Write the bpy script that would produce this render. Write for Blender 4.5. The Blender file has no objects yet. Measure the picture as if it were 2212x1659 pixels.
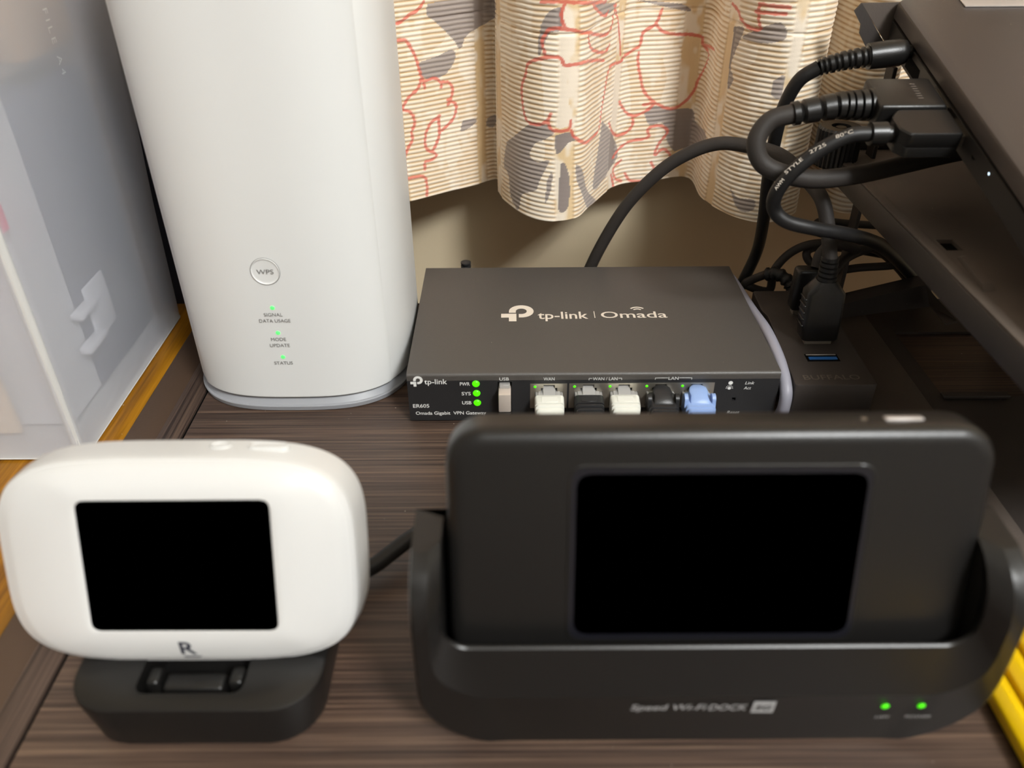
import bpy, bmesh, math, random, json
import numpy as np
from mathutils import Vector, Matrix
random.seed(4)
SC = bpy.context.scene
COL = SC.collection
PI = math.pi

# ------------------------------------------------------------------ camera, world, lamp, exposure
F_PX, CX, CY = 1766.29, 1106.0, 829.5
CAM = Vector((44.83, -286.30, 215.69))            # millimetres; the desk top is z = 0
RX, RY, RZ = 0.970560, 0.0059, -0.0030
ROT = Matrix(((9.99978117e-01, 6.55275667e-03, 9.09170736e-04),
              (-2.95079029e-03, 5.64799573e-01, -8.25222840e-01),
              (-5.92098371e-03, 8.25202099e-01, 5.64806550e-01)))
MM = 0.001
cam_data = bpy.data.cameras.new('camera')
cam = bpy.data.objects.new('camera', cam_data)
COL.objects.link(cam)
cam.matrix_world = Matrix.Translation(CAM * MM) @ ROT.to_4x4()
cam_data.sensor_width = 36.0
cam_data.lens = F_PX / 2212.0 * 36.0
cam_data.clip_start = 0.01
cam_data.clip_end = 20
cam_data.dof.use_dof = True
cam_data.dof.focus_distance = 0.385
cam_data.dof.aperture_fstop = 9.5
SC.camera = cam

world = bpy.data.worlds.new('room_light')
SC.world = world
world.use_nodes = True
bg = world.node_tree.nodes['Background']
bg.inputs[0].default_value = (1.0, 0.97, 0.94, 1)
bg.inputs[1].default_value = 0.12

def area_light(name, loc, target, size, power, color):
    L = bpy.data.lights.new(name, 'POINT')
    L.shadow_soft_size = size / 2; L.energy = power; L.color = color
    o = bpy.data.objects.new(name, L); COL.objects.link(o)
    o.location = Vector(loc) * MM
    o.rotation_euler = (Vector(target) - Vector(loc)).to_track_quat('-Z', 'Y').to_euler()
    return o
area_light('ceiling_lamp', (860, -1330, 1500), (60, 0, 50), 0.42, 140, (0.965, 0.985, 1.0))

vs = SC.view_settings
vs.view_transform = 'Standard'; vs.look = 'None'; vs.gamma = 1.0; vs.use_curve_mapping = False
vs.exposure = 0.0

# ------------------------------------------------------------------ helpers
def at(u, v, ax, val):
    """point of a sight line of the camera on the plane ax = val (mm)"""
    d = ROT @ Vector(((u - CX) / F_PX, -(v - CY) / F_PX, -1.0))
    i = 'xyz'.index(ax)
    return CAM + d * ((val - CAM[i]) / d[i])

def srgb(r, g, b):
    f = lambda c: (c / 255) / 12.92 if c / 255 <= 0.04045 else ((c / 255 + 0.055) / 1.055) ** 2.4
    return (f(r), f(g), f(b), 1)

MATS = {}
def mat(name, col, rough=0.5, metal=0.0, spec=0.5, bump=0.0, bscale=2000, emit=None, estr=0, dust=0.0, coat=0.0, trans=0.0, alpha=None, mottle=0.0):
    m = bpy.data.materials.new(name); m.use_nodes = True
    nt = m.node_tree; N = nt.nodes; L = nt.links; b = N['Principled BSDF']
    b.inputs['Base Color'].default_value = col
    b.inputs['Roughness'].default_value = rough
    b.inputs['Metallic'].default_value = metal
    b.inputs['Specular IOR Level'].default_value = spec
    b.inputs['Coat Weight'].default_value = coat
    b.inputs['Transmission Weight'].default_value = trans
    if emit:
        b.inputs['Emission Color'].default_value = emit
        b.inputs['Emission Strength'].default_value = estr
    tc = N.new('ShaderNodeTexCoord')
    if bump:
        n = N.new('ShaderNodeTexNoise'); n.inputs['Scale'].default_value = bscale; n.inputs['Detail'].default_value = 2
        bp = N.new('ShaderNodeBump'); bp.inputs['Strength'].default_value = bump; bp.inputs['Distance'].default_value = 0.0002
        L.new(tc.outputs['Object'], n.inputs['Vector']); L.new(n.outputs['Fac'], bp.inputs['Height']); L.new(bp.outputs['Normal'], b.inputs['Normal'])
    src = None
    if mottle:
        n = N.new('ShaderNodeTexNoise'); n.inputs['Scale'].default_value = 45; n.inputs['Detail'].default_value = 4
        L.new(tc.outputs['Object'], n.inputs['Vector'])
        mx = N.new('ShaderNodeMix'); mx.data_type = 'RGBA'
        mx.inputs['A'].default_value = col
        mx.inputs['B'].default_value = tuple(min(1, c * (1 + mottle)) for c in col[:3]) + (1,)
        L.new(n.outputs['Fac'], mx.inputs['Factor']); L.new(mx.outputs['Result'], b.inputs['Base Color'])
        src = mx.outputs['Result']
    if dust:
        v = N.new('ShaderNodeTexVoronoi'); v.inputs['Scale'].default_value = 230
        L.new(tc.outputs['Object'], v.inputs['Vector'])
        wn = N.new('ShaderNodeMath'); wn.operation = 'MULTIPLY_ADD'   # radius differs by cell
        sep = N.new('ShaderNodeSeparateColor'); L.new(v.outputs['Color'], sep.inputs[0])
        L.new(sep.outputs[0], wn.inputs[0]); wn.inputs[1].default_value = 0.16 * dust; wn.inputs[2].default_value = -0.10 * dust
        lt = N.new('ShaderNodeMath'); lt.operation = 'LESS_THAN'
        L.new(v.outputs['Distance'], lt.inputs[0]); L.new(wn.outputs[0], lt.inputs[1])
        mx = N.new('ShaderNodeMix'); mx.data_type = 'RGBA'
        if src: L.new(src, mx.inputs['A'])
        else: mx.inputs['A'].default_value = col
        mx.inputs['B'].default_value = srgb(176, 168, 155)
        L.new(lt.outputs[0], mx.inputs['Factor']); L.new(mx.outputs['Result'], b.inputs['Base Color'])
    if alpha is not None: b.inputs['Alpha'].default_value = alpha
    MATS[name] = m
    return m

TM = {}                                                    # world matrix (mm) of every thing
def setp(o, label=None, cat=None, group=None, kind=None):
    for k, v in (('label', label), ('category', cat), ('group', group), ('kind', kind)):
        if v: o[k] = v
    return o
def thing(name, label, cat, loc=(0, 0, 0), M=None, group=None):
    o = bpy.data.objects.new(name, None); o.empty_display_size = 0.01; COL.objects.link(o)
    if M is None: M = Matrix.Translation(Vector(loc))
    TM[o] = M
    W = M.copy(); W.translation = W.translation * MM
    o.matrix_world = W
    return setp(o, label, cat, group)

def smooth(me, ang=38):
    me.polygons.foreach_set('use_smooth', [True] * len(me.polygons))
    me.update()
    try: me.set_sharp_from_angle(angle=math.radians(ang))
    except Exception: pass
def part(name, bm, m, parent=None, local=False, label=None, ang=38, flat=False, **kw):
    """bm is in mm: world coordinates, or (local=True) the parent's own frame"""
    if parent is not None and not local:
        bmesh.ops.transform(bm, matrix=TM[parent].inverted(), verts=bm.verts)
    bmesh.ops.scale(bm, vec=(MM, MM, MM), verts=bm.verts)
    bmesh.ops.recalc_face_normals(bm, faces=bm.faces)
    me = bpy.data.meshes.new(name); bm.to_mesh(me); bm.free()
    for x in (m if isinstance(m, (list, tuple)) else [m]): me.materials.append(x)
    if not flat: smooth(me, ang)
    o = bpy.data.objects.new(name, me); COL.objects.link(o)
    if parent is not None:
        o.parent = parent
        TM[o] = TM[parent]
    return setp(o, label, **kw)
def sub(name, bm, m, parent_part, local=False, **kw):
    """sub-part: child of a part (parts keep their thing's frame)"""
    return part(name, bm, m, parent_part, local=local, **kw)
def single(name, bm, m, label, cat, group=None, kind=None, ang=38):
    """a top-level thing that is one mesh; its origin goes to its base centre"""
    xs = [v.co.x for v in bm.verts]; ys = [v.co.y for v in bm.verts]; zs = [v.co.z for v in bm.verts]
    c = Vector(((min(xs) + max(xs)) / 2, (min(ys) + max(ys)) / 2, min(zs)))
    bmesh.ops.translate(bm, vec=-c, verts=bm.verts)
    o = part(name, bm, m, ang=ang); o.location = c * MM
    TM[o] = Matrix.Translation(c)
    return setp(o, label, cat, group, kind)

def box(bm, x0, x1, y0, y1, z0, z1, r=0, seg=3, M=None):
    res = bmesh.ops.create_cube(bm, size=1)
    vs_ = res['verts']
    bmesh.ops.scale(bm, vec=(x1 - x0, y1 - y0, z1 - z0), verts=vs_)
    bmesh.ops.translate(bm, vec=((x0 + x1) / 2, (y0 + y1) / 2, (z0 + z1) / 2), verts=vs_)
    if r:
        es = list({e for v in vs_ for e in v.link_edges})
        out = bmesh.ops.bevel(bm, geom=es, offset=r, segments=seg, affect='EDGES', profile=0.5)
        vs_ = list({v for f in out['faces'] for v in f.verts} | {v for v in vs_ if v.is_valid})
    if M is not None: bmesh.ops.transform(bm, matrix=M, verts=vs_)
    return bm
def nb(): return bmesh.new()
def bx(*a, **k): return box(nb(), *a, **k)

def loft(bm, rings, closed=True, cap=True):
    """rings: lists of points with equal counts"""
    V = [[bm.verts.new(p) for p in r] for r in rings]
    n = len(rings[0])
    for a, b in zip(V, V[1:]):
        for i in range(n if closed else n - 1):
            j = (i + 1) % n
            try: bm.faces.new((a[i], a[j], b[j], b[i]))
            except ValueError: pass
    if cap:
        bm.faces.new(V[0]); bm.faces.new(V[-1])
    return V
def rrect(w, h, r, n=6, cx=0, cy=0):
    """outline of a rounded rectangle, centred"""
    out = []
    for sx, sy, a0 in ((1, 1, 0), (-1, 1, 90), (-1, -1, 180), (1, -1, 270)):
        for k in range(n + 1):
            a = math.radians(a0 + 90 * k / n)
            out.append((cx + sx * (w / 2 - r) + r * math.cos(a), cy + sy * (h / 2 - r) + r * math.sin(a)))
    return out
def superell(a, b, n, N=72):
    out = []
    for k in range(N):
        t = 2 * PI * k / N; c, s = math.cos(t), math.sin(t)
        out.append((a * math.copysign(abs(c) ** (2 / n), c), b * math.copysign(abs(s) ** (2 / n), s)))
    return out
def catmull(P, n=10):
    P = [Vector(p) for p in P]; Q = [2 * P[0] - P[1]] + P + [2 * P[-1] - P[-2]]; out = []
    for i in range(1, len(Q) - 2):
        p0, p1, p2, p3 = Q[i - 1:i + 3]
        for k in range(n):
            t = k / n
            out.append(.5 * ((2 * p1) + (-p0 + p2) * t + (2 * p0 - 5 * p1 + 4 * p2 - p3) * t * t + (-p0 + 3 * p1 - 3 * p2 + p3) * t ** 3))
    out.append(P[-1]); return out
def sweep(bm, path, radii, seg=14, flat=1.0, up=None, cap=True):
    """tube along path; radii is a number or one per point; flat squeezes it along the binormal"""
    n = len(path)
    if not isinstance(radii, (list, tuple)): radii = [radii] * n
    T = [(path[min(i + 1, n - 1)] - path[max(i - 1, 0)]).normalized() for i in range(n)]
    u = Vector(up) if up else Vector((0, 0, 1))
    if abs(T[0].dot(u)) > .95: u = Vector((1, 0, 0))
    rings = []
    for i in range(n):
        u = (u - T[i] * u.dot(T[i])).normalized(); w = T[i].cross(u)
        rings.append([path[i] + (w * math.cos(a) + u * math.sin(a) * flat) * radii[i] for a in [2 * PI * k / seg for k in range(seg)]])
    loft(bm, rings, True, cap)
def tube(path, r, n=10, seg=14, **k):
    bm = nb(); sweep(bm, catmull(path, n) if n > 1 else [Vector(p) for p in path], r, seg, **k); return bm
def prism(bm, pts, d):
    """closed polygon pts (3-D, planar) pushed along vector d"""
    d = Vector(d); loft(bm, [[Vector(p) for p in pts], [Vector(p) + d for p in pts]]); return bm
def disc(bm, c, r, n, X=(1, 0, 0), Y=(0, 0, 1), d=None, N=24):
    X = Vector(X); Y = Vector(Y); c = Vector(c)
    ring = [c + X * r * math.cos(2 * PI * k / N) + Y * r * math.sin(2 * PI * k / N) for k in range(N)]
    if d is None: bm.faces.new([bm.verts.new(p) for p in ring])
    else: loft(bm, [ring, [p + Vector(d) for p in ring]])
    return bm
def dome(bm, c, r, h, X, Y, Nn, N=20):
    """low dome of radius r rising h along Nn"""
    c, X, Y, Nn = Vector(c), Vector(X), Vector(Y), Vector(Nn)
    rings = []
    for k in range(5):
        a = k / 4 * PI / 2 * .96
        rings.append([c + (X * math.cos(t) + Y * math.sin(t)) * r * math.cos(a) + Nn * h * math.sin(a) for t in [2 * PI * i / N for i in range(N)]])
    loft(bm, rings); return bm

def text(s, c, X, Y, width=None, height=None, bold=0.0, shear=0.0, align='CENTER', spacing=1.0, lift=0.12, depth=0.06):
    """flat print: centre c, reading direction X, up Y (mm). width fits the line's length, height its cap height"""
    cu = bpy.data.curves.new('t', 'FONT'); cu.body = s; cu.size = 1; cu.align_x = 'LEFT'
    cu.offset = bold; cu.shear = shear; cu.space_character = spacing; cu.resolution_u = 4
    o = bpy.data.objects.new('t', cu); COL.objects.link(o)
    dg = bpy.context.evaluated_depsgraph_get(); dg.update()
    me = bpy.data.meshes.new_from_object(o.evaluated_get(dg))
    bpy.data.objects.remove(o); bpy.data.curves.remove(cu)
    bm = nb(); bm.from_mesh(me); bpy.data.meshes.remove(me)
    xs = [v.co.x for v in bm.verts]; ys = [v.co.y for v in bm.verts]
    w = max(xs) - min(xs); mx = (min(xs) + max(xs)) / 2
    cap = 0.72
    if width and height: sx, sy = width / w, height / cap
    elif width: sx = sy = width / w
    else: sx = sy = height / cap
    X = Vector(X).normalized(); Y = Vector(Y).normalized(); Nn = X.cross(Y); c = Vector(c)
    ox = {'CENTER': mx, 'LEFT': min(xs), 'RIGHT': max(xs)}[align]
    for v in bm.verts:
        v.co = c + X * (v.co.x - ox) * sx + Y * (v.co.y - cap / 2) * sy + Nn * lift
    return bm
def join(*bms):
    out = nb()
    for b in bms:
        me = bpy.data.meshes.new('j'); b.to_mesh(me); b.free(); out.from_mesh(me); bpy.data.meshes.remove(me)
    return out
def panel_holes(bm, x0, x1, z0, z1, holes, y0, y1):
    """upright slab between y0 and y1 with rectangular openings (x0,x1,z0,z1)"""
    X = sorted({x0, x1} | {h[0] for h in holes} | {h[1] for h in holes}); Zs = sorted({z0, z1} | {h[2] for h in holes} | {h[3] for h in holes})
    keep = {}
    for i in range(len(X) - 1):
        for k in range(len(Zs) - 1):
            mx, mz = (X[i] + X[i + 1]) / 2, (Zs[k] + Zs[k + 1]) / 2
            keep[i, k] = not any(h[0] < mx < h[1] and h[2] < mz < h[3] for h in holes)
    V = {}
    def vv(i, k, y):
        if (i, k, y) not in V: V[i, k, y] = bm.verts.new((X[i], y, Zs[k]))
        return V[i, k, y]
    for (i, k), f in keep.items():
        if not f: continue
        for y in (y0, y1): bm.faces.new((vv(i, k, y), vv(i + 1, k, y), vv(i + 1, k + 1, y), vv(i, k + 1, y)))
        for (di, dk, a, b) in ((-1, 0, (i, k), (i, k + 1)), (1, 0, (i + 1, k), (i + 1, k + 1)), (0, -1, (i, k), (i + 1, k)), (0, 1, (i, k + 1), (i + 1, k + 1))):
            if not keep.get((i + di, k + dk), False):
                bm.faces.new((vv(*a, y0), vv(*b, y0), vv(*b, y1), vv(*a, y1)))
    return bm

# ------------------------------------------------------------------ materials
PLASTIC = mat('black plastic', srgb(23, 22, 21), 0.34, bump=.2, bscale=2500)
RUBBER = mat('black cable jacket', srgb(26, 25, 25), 0.48, spec=.4, bump=.15)
RUBBER2 = mat('dusty black jacket', srgb(44, 40, 37), 0.6, spec=.35, bump=.3, mottle=.5)
DARK = mat('dark void', srgb(6, 6, 6), 0.8, spec=.1)
STEEL = mat('painted black steel', srgb(52, 47, 44), 0.5, bump=.35, bscale=1500, dust=.5, mottle=.35)
STEEL2 = mat('dusty stand steel', srgb(72, 64, 58), 0.6, bump=.5, bscale=1300, dust=.8, mottle=.6)
LAPTOP = mat('dusty dark laptop shell', srgb(70, 64, 61), 0.42, metal=.3, bump=.2, dust=.7)
LAPSIDE = mat('dark laptop side', srgb(48, 45, 43), 0.45, metal=.2)
ROUTER = mat('dusty black coat with painted lid light', srgb(76, 72, 68), 0.42, bump=.45, bscale=2600, dust=.55)  # base colour lightened for light falling on the lid; specks are dust
FASCIA = mat('black front print', srgb(38, 38, 39), 0.42, bump=.3, bscale=2600)
WHITEP = mat('white plastic', srgb(224, 225, 223), 0.38, spec=.45)
WHITEG = mat('glossy white plastic', srgb(214, 214, 212), 0.3, spec=.5)
GREYP = mat('light grey plastic', srgb(156, 158, 162), 0.4)
INK = mat('white ink', srgb(232, 232, 228), 0.6)
INKW = mat('warm white ink', srgb(216, 205, 190), 0.6)
INKG = mat('grey ink', srgb(120, 119, 117), 0.6)
INKS = mat('silver ink', srgb(165, 165, 165), 0.5)
INKD = mat('dark blue grey ink', srgb(52, 54, 66), 0.5)
LED = mat('green lamp lens', srgb(60, 220, 10), 0.25, emit=(0.11, 1.0, 0.0, 1), estr=0.75)
LED2 = mat('soft green lamp', srgb(90, 240, 110), 0.3, emit=(0.12, 1.0, 0.2, 1), estr=0.75)
LEDW = mat('white lamp', srgb(220, 235, 255), 0.3, emit=(0.65, 0.85, 1, 1), estr=2.2)
NICKEL = mat('nickel port plate', srgb(190, 184, 172), 0.32, metal=.9)
SILVER = mat('silver metal', srgb(205, 200, 196), 0.35, metal=.6)
CLEAR = mat('clear plug plastic', srgb(190, 188, 184), 0.15, alpha=.55)
BOOTW = mat('white boot', srgb(228, 228, 218), 0.45)
BOOTK = mat('black boot', srgb(36, 36, 37), 0.4, bump=.2)
BOOTB = mat('light blue boot', srgb(142, 168, 214), 0.4, bump=.2)
GREYC = mat('grey cable jacket', srgb(158, 158, 170), 0.45)
BLUE = mat('blue port tongue', srgb(40, 105, 180), 0.4)
GLASS = mat('black screen glass', (0, 0, 0, 1), 0.6, spec=.0)
BEZEL = mat('screen edge', srgb(22, 22, 28), 0.35)
YELLOW = mat('yellow plastic', srgb(240, 200, 10), 0.3)
PAT = json.loads('''{"prof":[[-190,130],[-160,168],[-135,128],[-110,165],[-80,128],[-48,120],[-13,142],[7,155],[25,166],[37,173],[38.6,150],[50,126],[64,115],[78,117],[87,133],[104,163],[125,171],[148,176],[150,144],[158,121],[168,111],[177,109],[187,115],[197,128],[201,160],[208,170],[213,140],[217,127],[224,123],[234,128],[248,160],[265,165],[285,125],[310,118],[335,160],[360,168],[385,125],[420,130]],"red":[[[267.5,126.9],[271.2,127.8],[274.8,127.4],[277.1,124.0],[279.4,119.2],[281.4,111.6],[282.8,107.7],[283.9,103.3]],[[284.3,106.6],[289.9,107.2],[293.6,104.3],[293.5,101.9]],[[294.2,104.7],[298.6,103.6],[300.4,100.0],[298.7,94.9],[296.9,92.7]],[[297.2,95.1],[301.4,92.5],[301.8,88.5],[298.7,83.9],[292.7,79.9]],[[281.7,107.9],[279.7,103.5],[273.9,99.6],[270.2,94.5]],[[270.2,94.5],[274.9,91.8],[276.7,86.6],[274.6,82.0],[274.8,78.0],[271.6,73.5],[268.9,67.9]],[[269.1,57.4],[279.4,56.9],[281.4,51.6],[281.0,45.7]],[[268.9,67.9],[269.7,57.3]],[[291.4,87.6],[285.5,84.1],[282.2,77.6],[282.8,71.4],[288.4,67.2],[284.7,64.8],[281.2,64.4],[280.9,60.3]],[[270.9,135.6],[274.0,136.6],[277.3,138.8],[282.7,140.8],[286.1,143.9]],[[290.8,87.2],[290.9,79.1],[288.8,73.4],[286.2,69.7]],[[392.7,135.8],[391.3,132.4],[392.3,128.4],[393.8,126.0],[398.4,126.3],[401.1,124.6],[402.9,122.5],[415.5,122.6],[438.7,118.3]],[[393.4,125.5],[386.6,123.5],[382.4,120.7],[381.1,115.7],[378.3,109.8],[379.0,102.8],[380.5,97.6],[383.3,94.0],[390.4,93.9],[394.4,96.3],[396.3,99.7]],[[394.9,95.4],[397.4,92.0],[404.8,92.0],[406.1,96.4]],[[406.3,91.8],[409.1,87.3],[417.6,83.2],[430.9,82.8],[437.2,84.9],[438.8,92.3],[441.5,101.1],[446.3,113.1],[459.3,113.2],[462.7,115.4],[470.6,118.0],[473.8,119.6],[475.4,126.0],[481.3,129.4],[484.7,136.5]],[[401.6,148.9],[400.1,144.2],[401.9,138.6]],[[393.6,137.1],[396.3,138.5],[403.3,138.1],[416.2,135.1],[442.0,130.4],[450.2,142.5]],[[415.2,134.9],[416.8,130.4],[422.6,126.3],[438.1,122.0],[444.4,124.3]],[[419.6,146.3],[435.3,139.3],[440.2,140.6]],[[447.8,142.0],[453.8,135.0],[457.5,125.5],[459.8,116.8]],[[451.0,84.1],[455.5,78.9],[462.4,74.0],[469.7,74.7],[473.0,78.4],[472.6,82.6]],[[472.6,82.6],[480.1,85.0],[484.6,89.3],[478.7,88.7]],[[462.0,92.4],[468.7,85.1],[473.7,83.0]],[[473.6,115.9],[473.5,111.2],[475.9,102.3],[478.1,96.3],[482.9,91.0],[490.1,86.8],[497.5,84.9],[504.2,87.9],[508.8,94.0],[511.1,101.2],[518.2,111.6],[518.2,115.4],[511.1,117.7],[510.0,121.4],[504.3,122.8],[492.7,124.1],[485.8,126.0],[482.3,129.4]],[[511.1,117.7],[530.7,119.7]],[[460.0,62.0],[466.3,66.8],[473.7,69.4],[480.4,69.9],[483.6,71.3],[482.2,74.6],[486.4,76.8],[491.3,75.8],[494.8,72.2],[489.9,66.4],[488.2,60.1],[492.8,62.8],[498.2,58.8],[497.5,54.4]],[[459.1,52.6],[462.1,43.9]],[[467.1,59.2],[460.8,55.3],[463.4,49.1],[468.2,46.8]],[[486.2,55.9],[490.6,48.7],[494.6,47.0]],[[470.5,50.9],[474.5,45.8],[482.6,45.1],[489.6,46.6]],[[555.9,142.1],[560.0,138.6],[566.1,136.4],[572.0,136.9],[570.6,141.2],[569.9,146.7]],[[549.1,144.3],[555.9,142.1]],[[569.8,147.4],[584.6,147.4]],[[568.2,144.0],[583.4,144.6]],[[390.5,149.2],[402.9,149.6],[436.8,145.3]]],"grey":[[[288.1,142.9],[304.0,143.1],[347.6,141.7],[326.4,132.0],[310.9,126.4],[306.1,119.6],[302.0,124.7],[292.8,133.7],[287.7,137.7]],[[281.3,116.3],[291.7,117.7],[300.6,119.8],[303.2,117.2],[301.3,112.7],[295.5,107.8],[286.6,107.2],[281.4,110.7]],[[390.7,139.7],[394.4,145.5],[399.6,147.3],[400.9,143.4],[399.8,137.8],[394.6,135.9],[389.9,125.6],[389.2,132.2]],[[363.7,78.9],[372.2,84.2],[384.6,92.9],[393.5,93.9],[398.3,91.1],[393.6,87.0],[388.3,84.2],[384.7,77.7],[389.5,74.9],[395.8,76.8],[393.9,71.7],[390.8,65.3],[388.6,59.8],[379.2,55.2],[375.8,45.7],[367.8,50.4],[365.7,61.3],[359.6,65.5]],[[398.4,89.3],[405.8,90.9],[409.1,86.8],[405.0,85.4],[399.5,79.9]],[[395.0,65.9],[397.4,71.1],[397.1,61.2],[394.2,54.2]],[[401.5,75.1],[403.9,75.0],[406.7,65.9],[406.2,51.9],[401.2,51.2]],[[409.7,74.3],[414.4,70.1],[420.9,57.9],[439.2,42.9],[425.5,44.7],[411.6,63.0]],[[440.9,87.8],[458.3,75.1],[463.8,61.0],[446.2,53.4],[432.0,54.0],[437.6,72.9]],[[479.1,85.1],[485.4,87.8],[497.6,84.4],[508.9,83.7],[514.5,76.6],[535.9,79.0],[536.6,70.0],[505.1,61.3],[500.5,60.7],[494.7,67.9],[491.1,77.9],[483.0,77.6]],[[305.6,82.8],[313.8,82.5],[312.5,79.7],[304.1,76.9]],[[321.6,81.0],[327.6,82.5],[326.4,76.1],[321.4,76.9]],[[553.7,135.0],[562.2,135.7],[558.7,125.8],[556.0,117.4],[559.8,112.0],[555.2,107.3]],[[569.9,136.2],[581.5,140.9],[585.2,134.8],[576.1,131.4],[561.8,131.5]],[[568.1,60.2],[574.1,55.9],[583.2,57.0],[583.2,50.9],[575.1,50.0]],[[582.6,115.4],[587.2,118.4],[587.3,108.1],[582.7,109.4]],[[469.5,141.7],[500.6,134.5],[495.5,138.5]],[[419.5,147.1],[450.2,142.5],[437.8,139.3]]],"light":[[[390.9,124.0],[398.4,126.3],[402.0,122.9],[404.2,109.1],[405.6,95.6],[399.2,93.0],[395.3,99.1],[393.4,95.3],[392.2,108.6]],[[450.5,111.2],[462.8,114.4],[468.2,105.0],[471.2,84.8],[466.9,76.2],[457.8,78.3],[450.8,93.1]],[[297.0,133.3],[303.2,126.4],[304.5,119.8],[295.0,117.3],[281.9,117.1],[292.0,122.2],[297.7,126.1]],[[487.2,113.2],[497.1,117.1],[500.5,99.3],[497.4,86.5],[488.6,89.5],[490.8,101.3]],[[384.6,85.4],[392.6,86.8],[392.8,76.4],[386.0,75.1]],[[571.1,72.0],[576.1,75.3],[578.6,67.0],[573.3,66.7]],[[300.2,91.7],[303.4,87.2],[300.6,77.5],[303.6,66.5],[297.2,57.0],[294.3,68.2]],[[392.7,135.0],[400.7,137.0],[402.7,129.6],[400.1,126.3],[393.8,126.8]],[[558.5,126.6],[571.3,129.8],[571.7,122.3],[562.0,118.7]]]}''')

def wood(name, dark, mid, light, along='x', fine=1.0, rough=0.45, streak=None):
    m = bpy.data.materials.new(name); m.use_nodes = True
    nt = m.node_tree; N = nt.nodes; L = nt.links; b = N['Principled BSDF']
    tc = N.new('ShaderNodeTexCoord'); mp = N.new('ShaderNodeMapping')
    sc = {'x': (9, 950 * fine, 200), 'y': (950 * fine, 9, 200)}[along]
    mp.inputs['Scale'].default_value = sc
    L.new(tc.outputs['Object'], mp.inputs['Vector'])
    n = N.new('ShaderNodeTexNoise'); n.inputs['Scale'].default_value = 1.0; n.inputs['Detail'].default_value = 5; n.inputs['Roughness'].default_value = .65
    L.new(mp.outputs[0], n.inputs['Vector'])
    r = N.new('ShaderNodeValToRGB'); e = r.color_ramp.elements
    e[0].position = .34; e[0].color = dark; e[1].position = .66; e[1].color = light
    k = e.new(.5); k.color = mid
    L.new(n.outputs['Fac'], r.inputs[0])
    mp2 = N.new('ShaderNodeMapping'); mp2.inputs['Scale'].default_value = tuple(x * .22 for x in sc); L.new(tc.outputs['Object'], mp2.inputs['Vector'])
    n2 = N.new('ShaderNodeTexNoise'); n2.inputs['Detail'].default_value = 3; n2.inputs['Scale'].default_value = 1; L.new(mp2.outputs[0], n2.inputs['Vector'])
    r2 = N.new('ShaderNodeValToRGB'); r2.color_ramp.elements[0].position = .35; r2.color_ramp.elements[1].position = .65
    r2.color_ramp.elements[0].color = (.82, .82, .82, 1); r2.color_ramp.elements[1].color = (1.16, 1.12, 1.08, 1)
    L.new(n2.outputs['Fac'], r2.inputs[0])
    mx = N.new('ShaderNodeMix'); mx.data_type = 'RGBA'; mx.blend_type = 'MULTIPLY'; mx.inputs['Factor'].default_value = 1
    L.new(r.outputs[0], mx.inputs['A']); L.new(r2.outputs[0], mx.inputs['B'])
    v = N.new('ShaderNodeTexVoronoi'); v.inputs['Scale'].default_value = 260; L.new(tc.outputs['Object'], v.inputs['Vector'])
    sep = N.new('ShaderNodeSeparateColor'); L.new(v.outputs['Color'], sep.inputs[0])
    wn = N.new('ShaderNodeMath'); wn.operation = 'MULTIPLY_ADD'; L.new(sep.outputs[0], wn.inputs[0]); wn.inputs[1].default_value = .3; wn.inputs[2].default_value = -.21
    lt = N.new('ShaderNodeMath'); lt.operation = 'LESS_THAN'; L.new(v.outputs['Distance'], lt.inputs[0]); L.new(wn.outputs[0], lt.inputs[1])
    m3 = N.new('ShaderNodeMix'); m3.data_type = 'RGBA'; L.new(lt.outputs[0], m3.inputs['Factor']); L.new(mx.outputs['Result'], m3.inputs['A']); m3.inputs['B'].default_value = srgb(178, 166, 150)
    L.new(m3.outputs['Result'], b.inputs['Base Color'])
    bp = N.new('ShaderNodeBump'); bp.inputs['Strength'].default_value = .35; bp.inputs['Distance'].default_value = .0003
    L.new(n.outputs['Fac'], bp.inputs['Height']); L.new(bp.outputs[0], b.inputs['Normal'])
    b.inputs['Roughness'].default_value = rough
    return m
DESK = wood('dark walnut board', srgb(48, 37, 32), srgb(80, 64, 55), srgb(112, 92, 77), 'x')
EDGE = wood('dark walnut edge', srgb(44, 34, 29), srgb(74, 60, 52), srgb(98, 80, 68), 'y')
OAK = wood('golden oak', srgb(104, 66, 8), srgb(140, 93, 13), srgb(168, 116, 24), 'y', fine=.3, rough=.4)
BROWN = mat('smooth brown laminate', srgb(78, 60, 46), 0.5, bump=.2, bscale=900)
ROOMM = mat('grey brown side wallpaper', srgb(158, 152, 144), 0.9, spec=.1, bump=.3, bscale=350)  # even grey brown for the walls out of view, darkened to raise contrast
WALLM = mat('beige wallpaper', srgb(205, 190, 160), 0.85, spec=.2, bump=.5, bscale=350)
FLOORM = wood('floorboards', srgb(70, 48, 30), srgb(104, 74, 46), srgb(130, 96, 62), 'x', fine=.1)
CEILM = mat('ceiling paper', srgb(225, 222, 214), 0.9, spec=.1, bump=.3, bscale=200)

# ------------------------------------------------------------------ the setting
def struct(name, bm, m):
    return part(name, bm, m, kind='structure', flat=True)
struct('wall_back', bx(-1500, 1900, 196, 216, -720, 1720), WALLM)
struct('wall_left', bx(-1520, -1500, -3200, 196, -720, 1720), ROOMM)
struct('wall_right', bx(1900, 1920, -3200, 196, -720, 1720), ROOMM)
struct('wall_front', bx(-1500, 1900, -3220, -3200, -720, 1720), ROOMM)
struct('ceiling', bx(-1500, 1900, -3200, 196, 1720, 1740), CEILM)
struct('floor', bx(-1500, 1900, -3200, 196, -740, -720), FLOORM)
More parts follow.
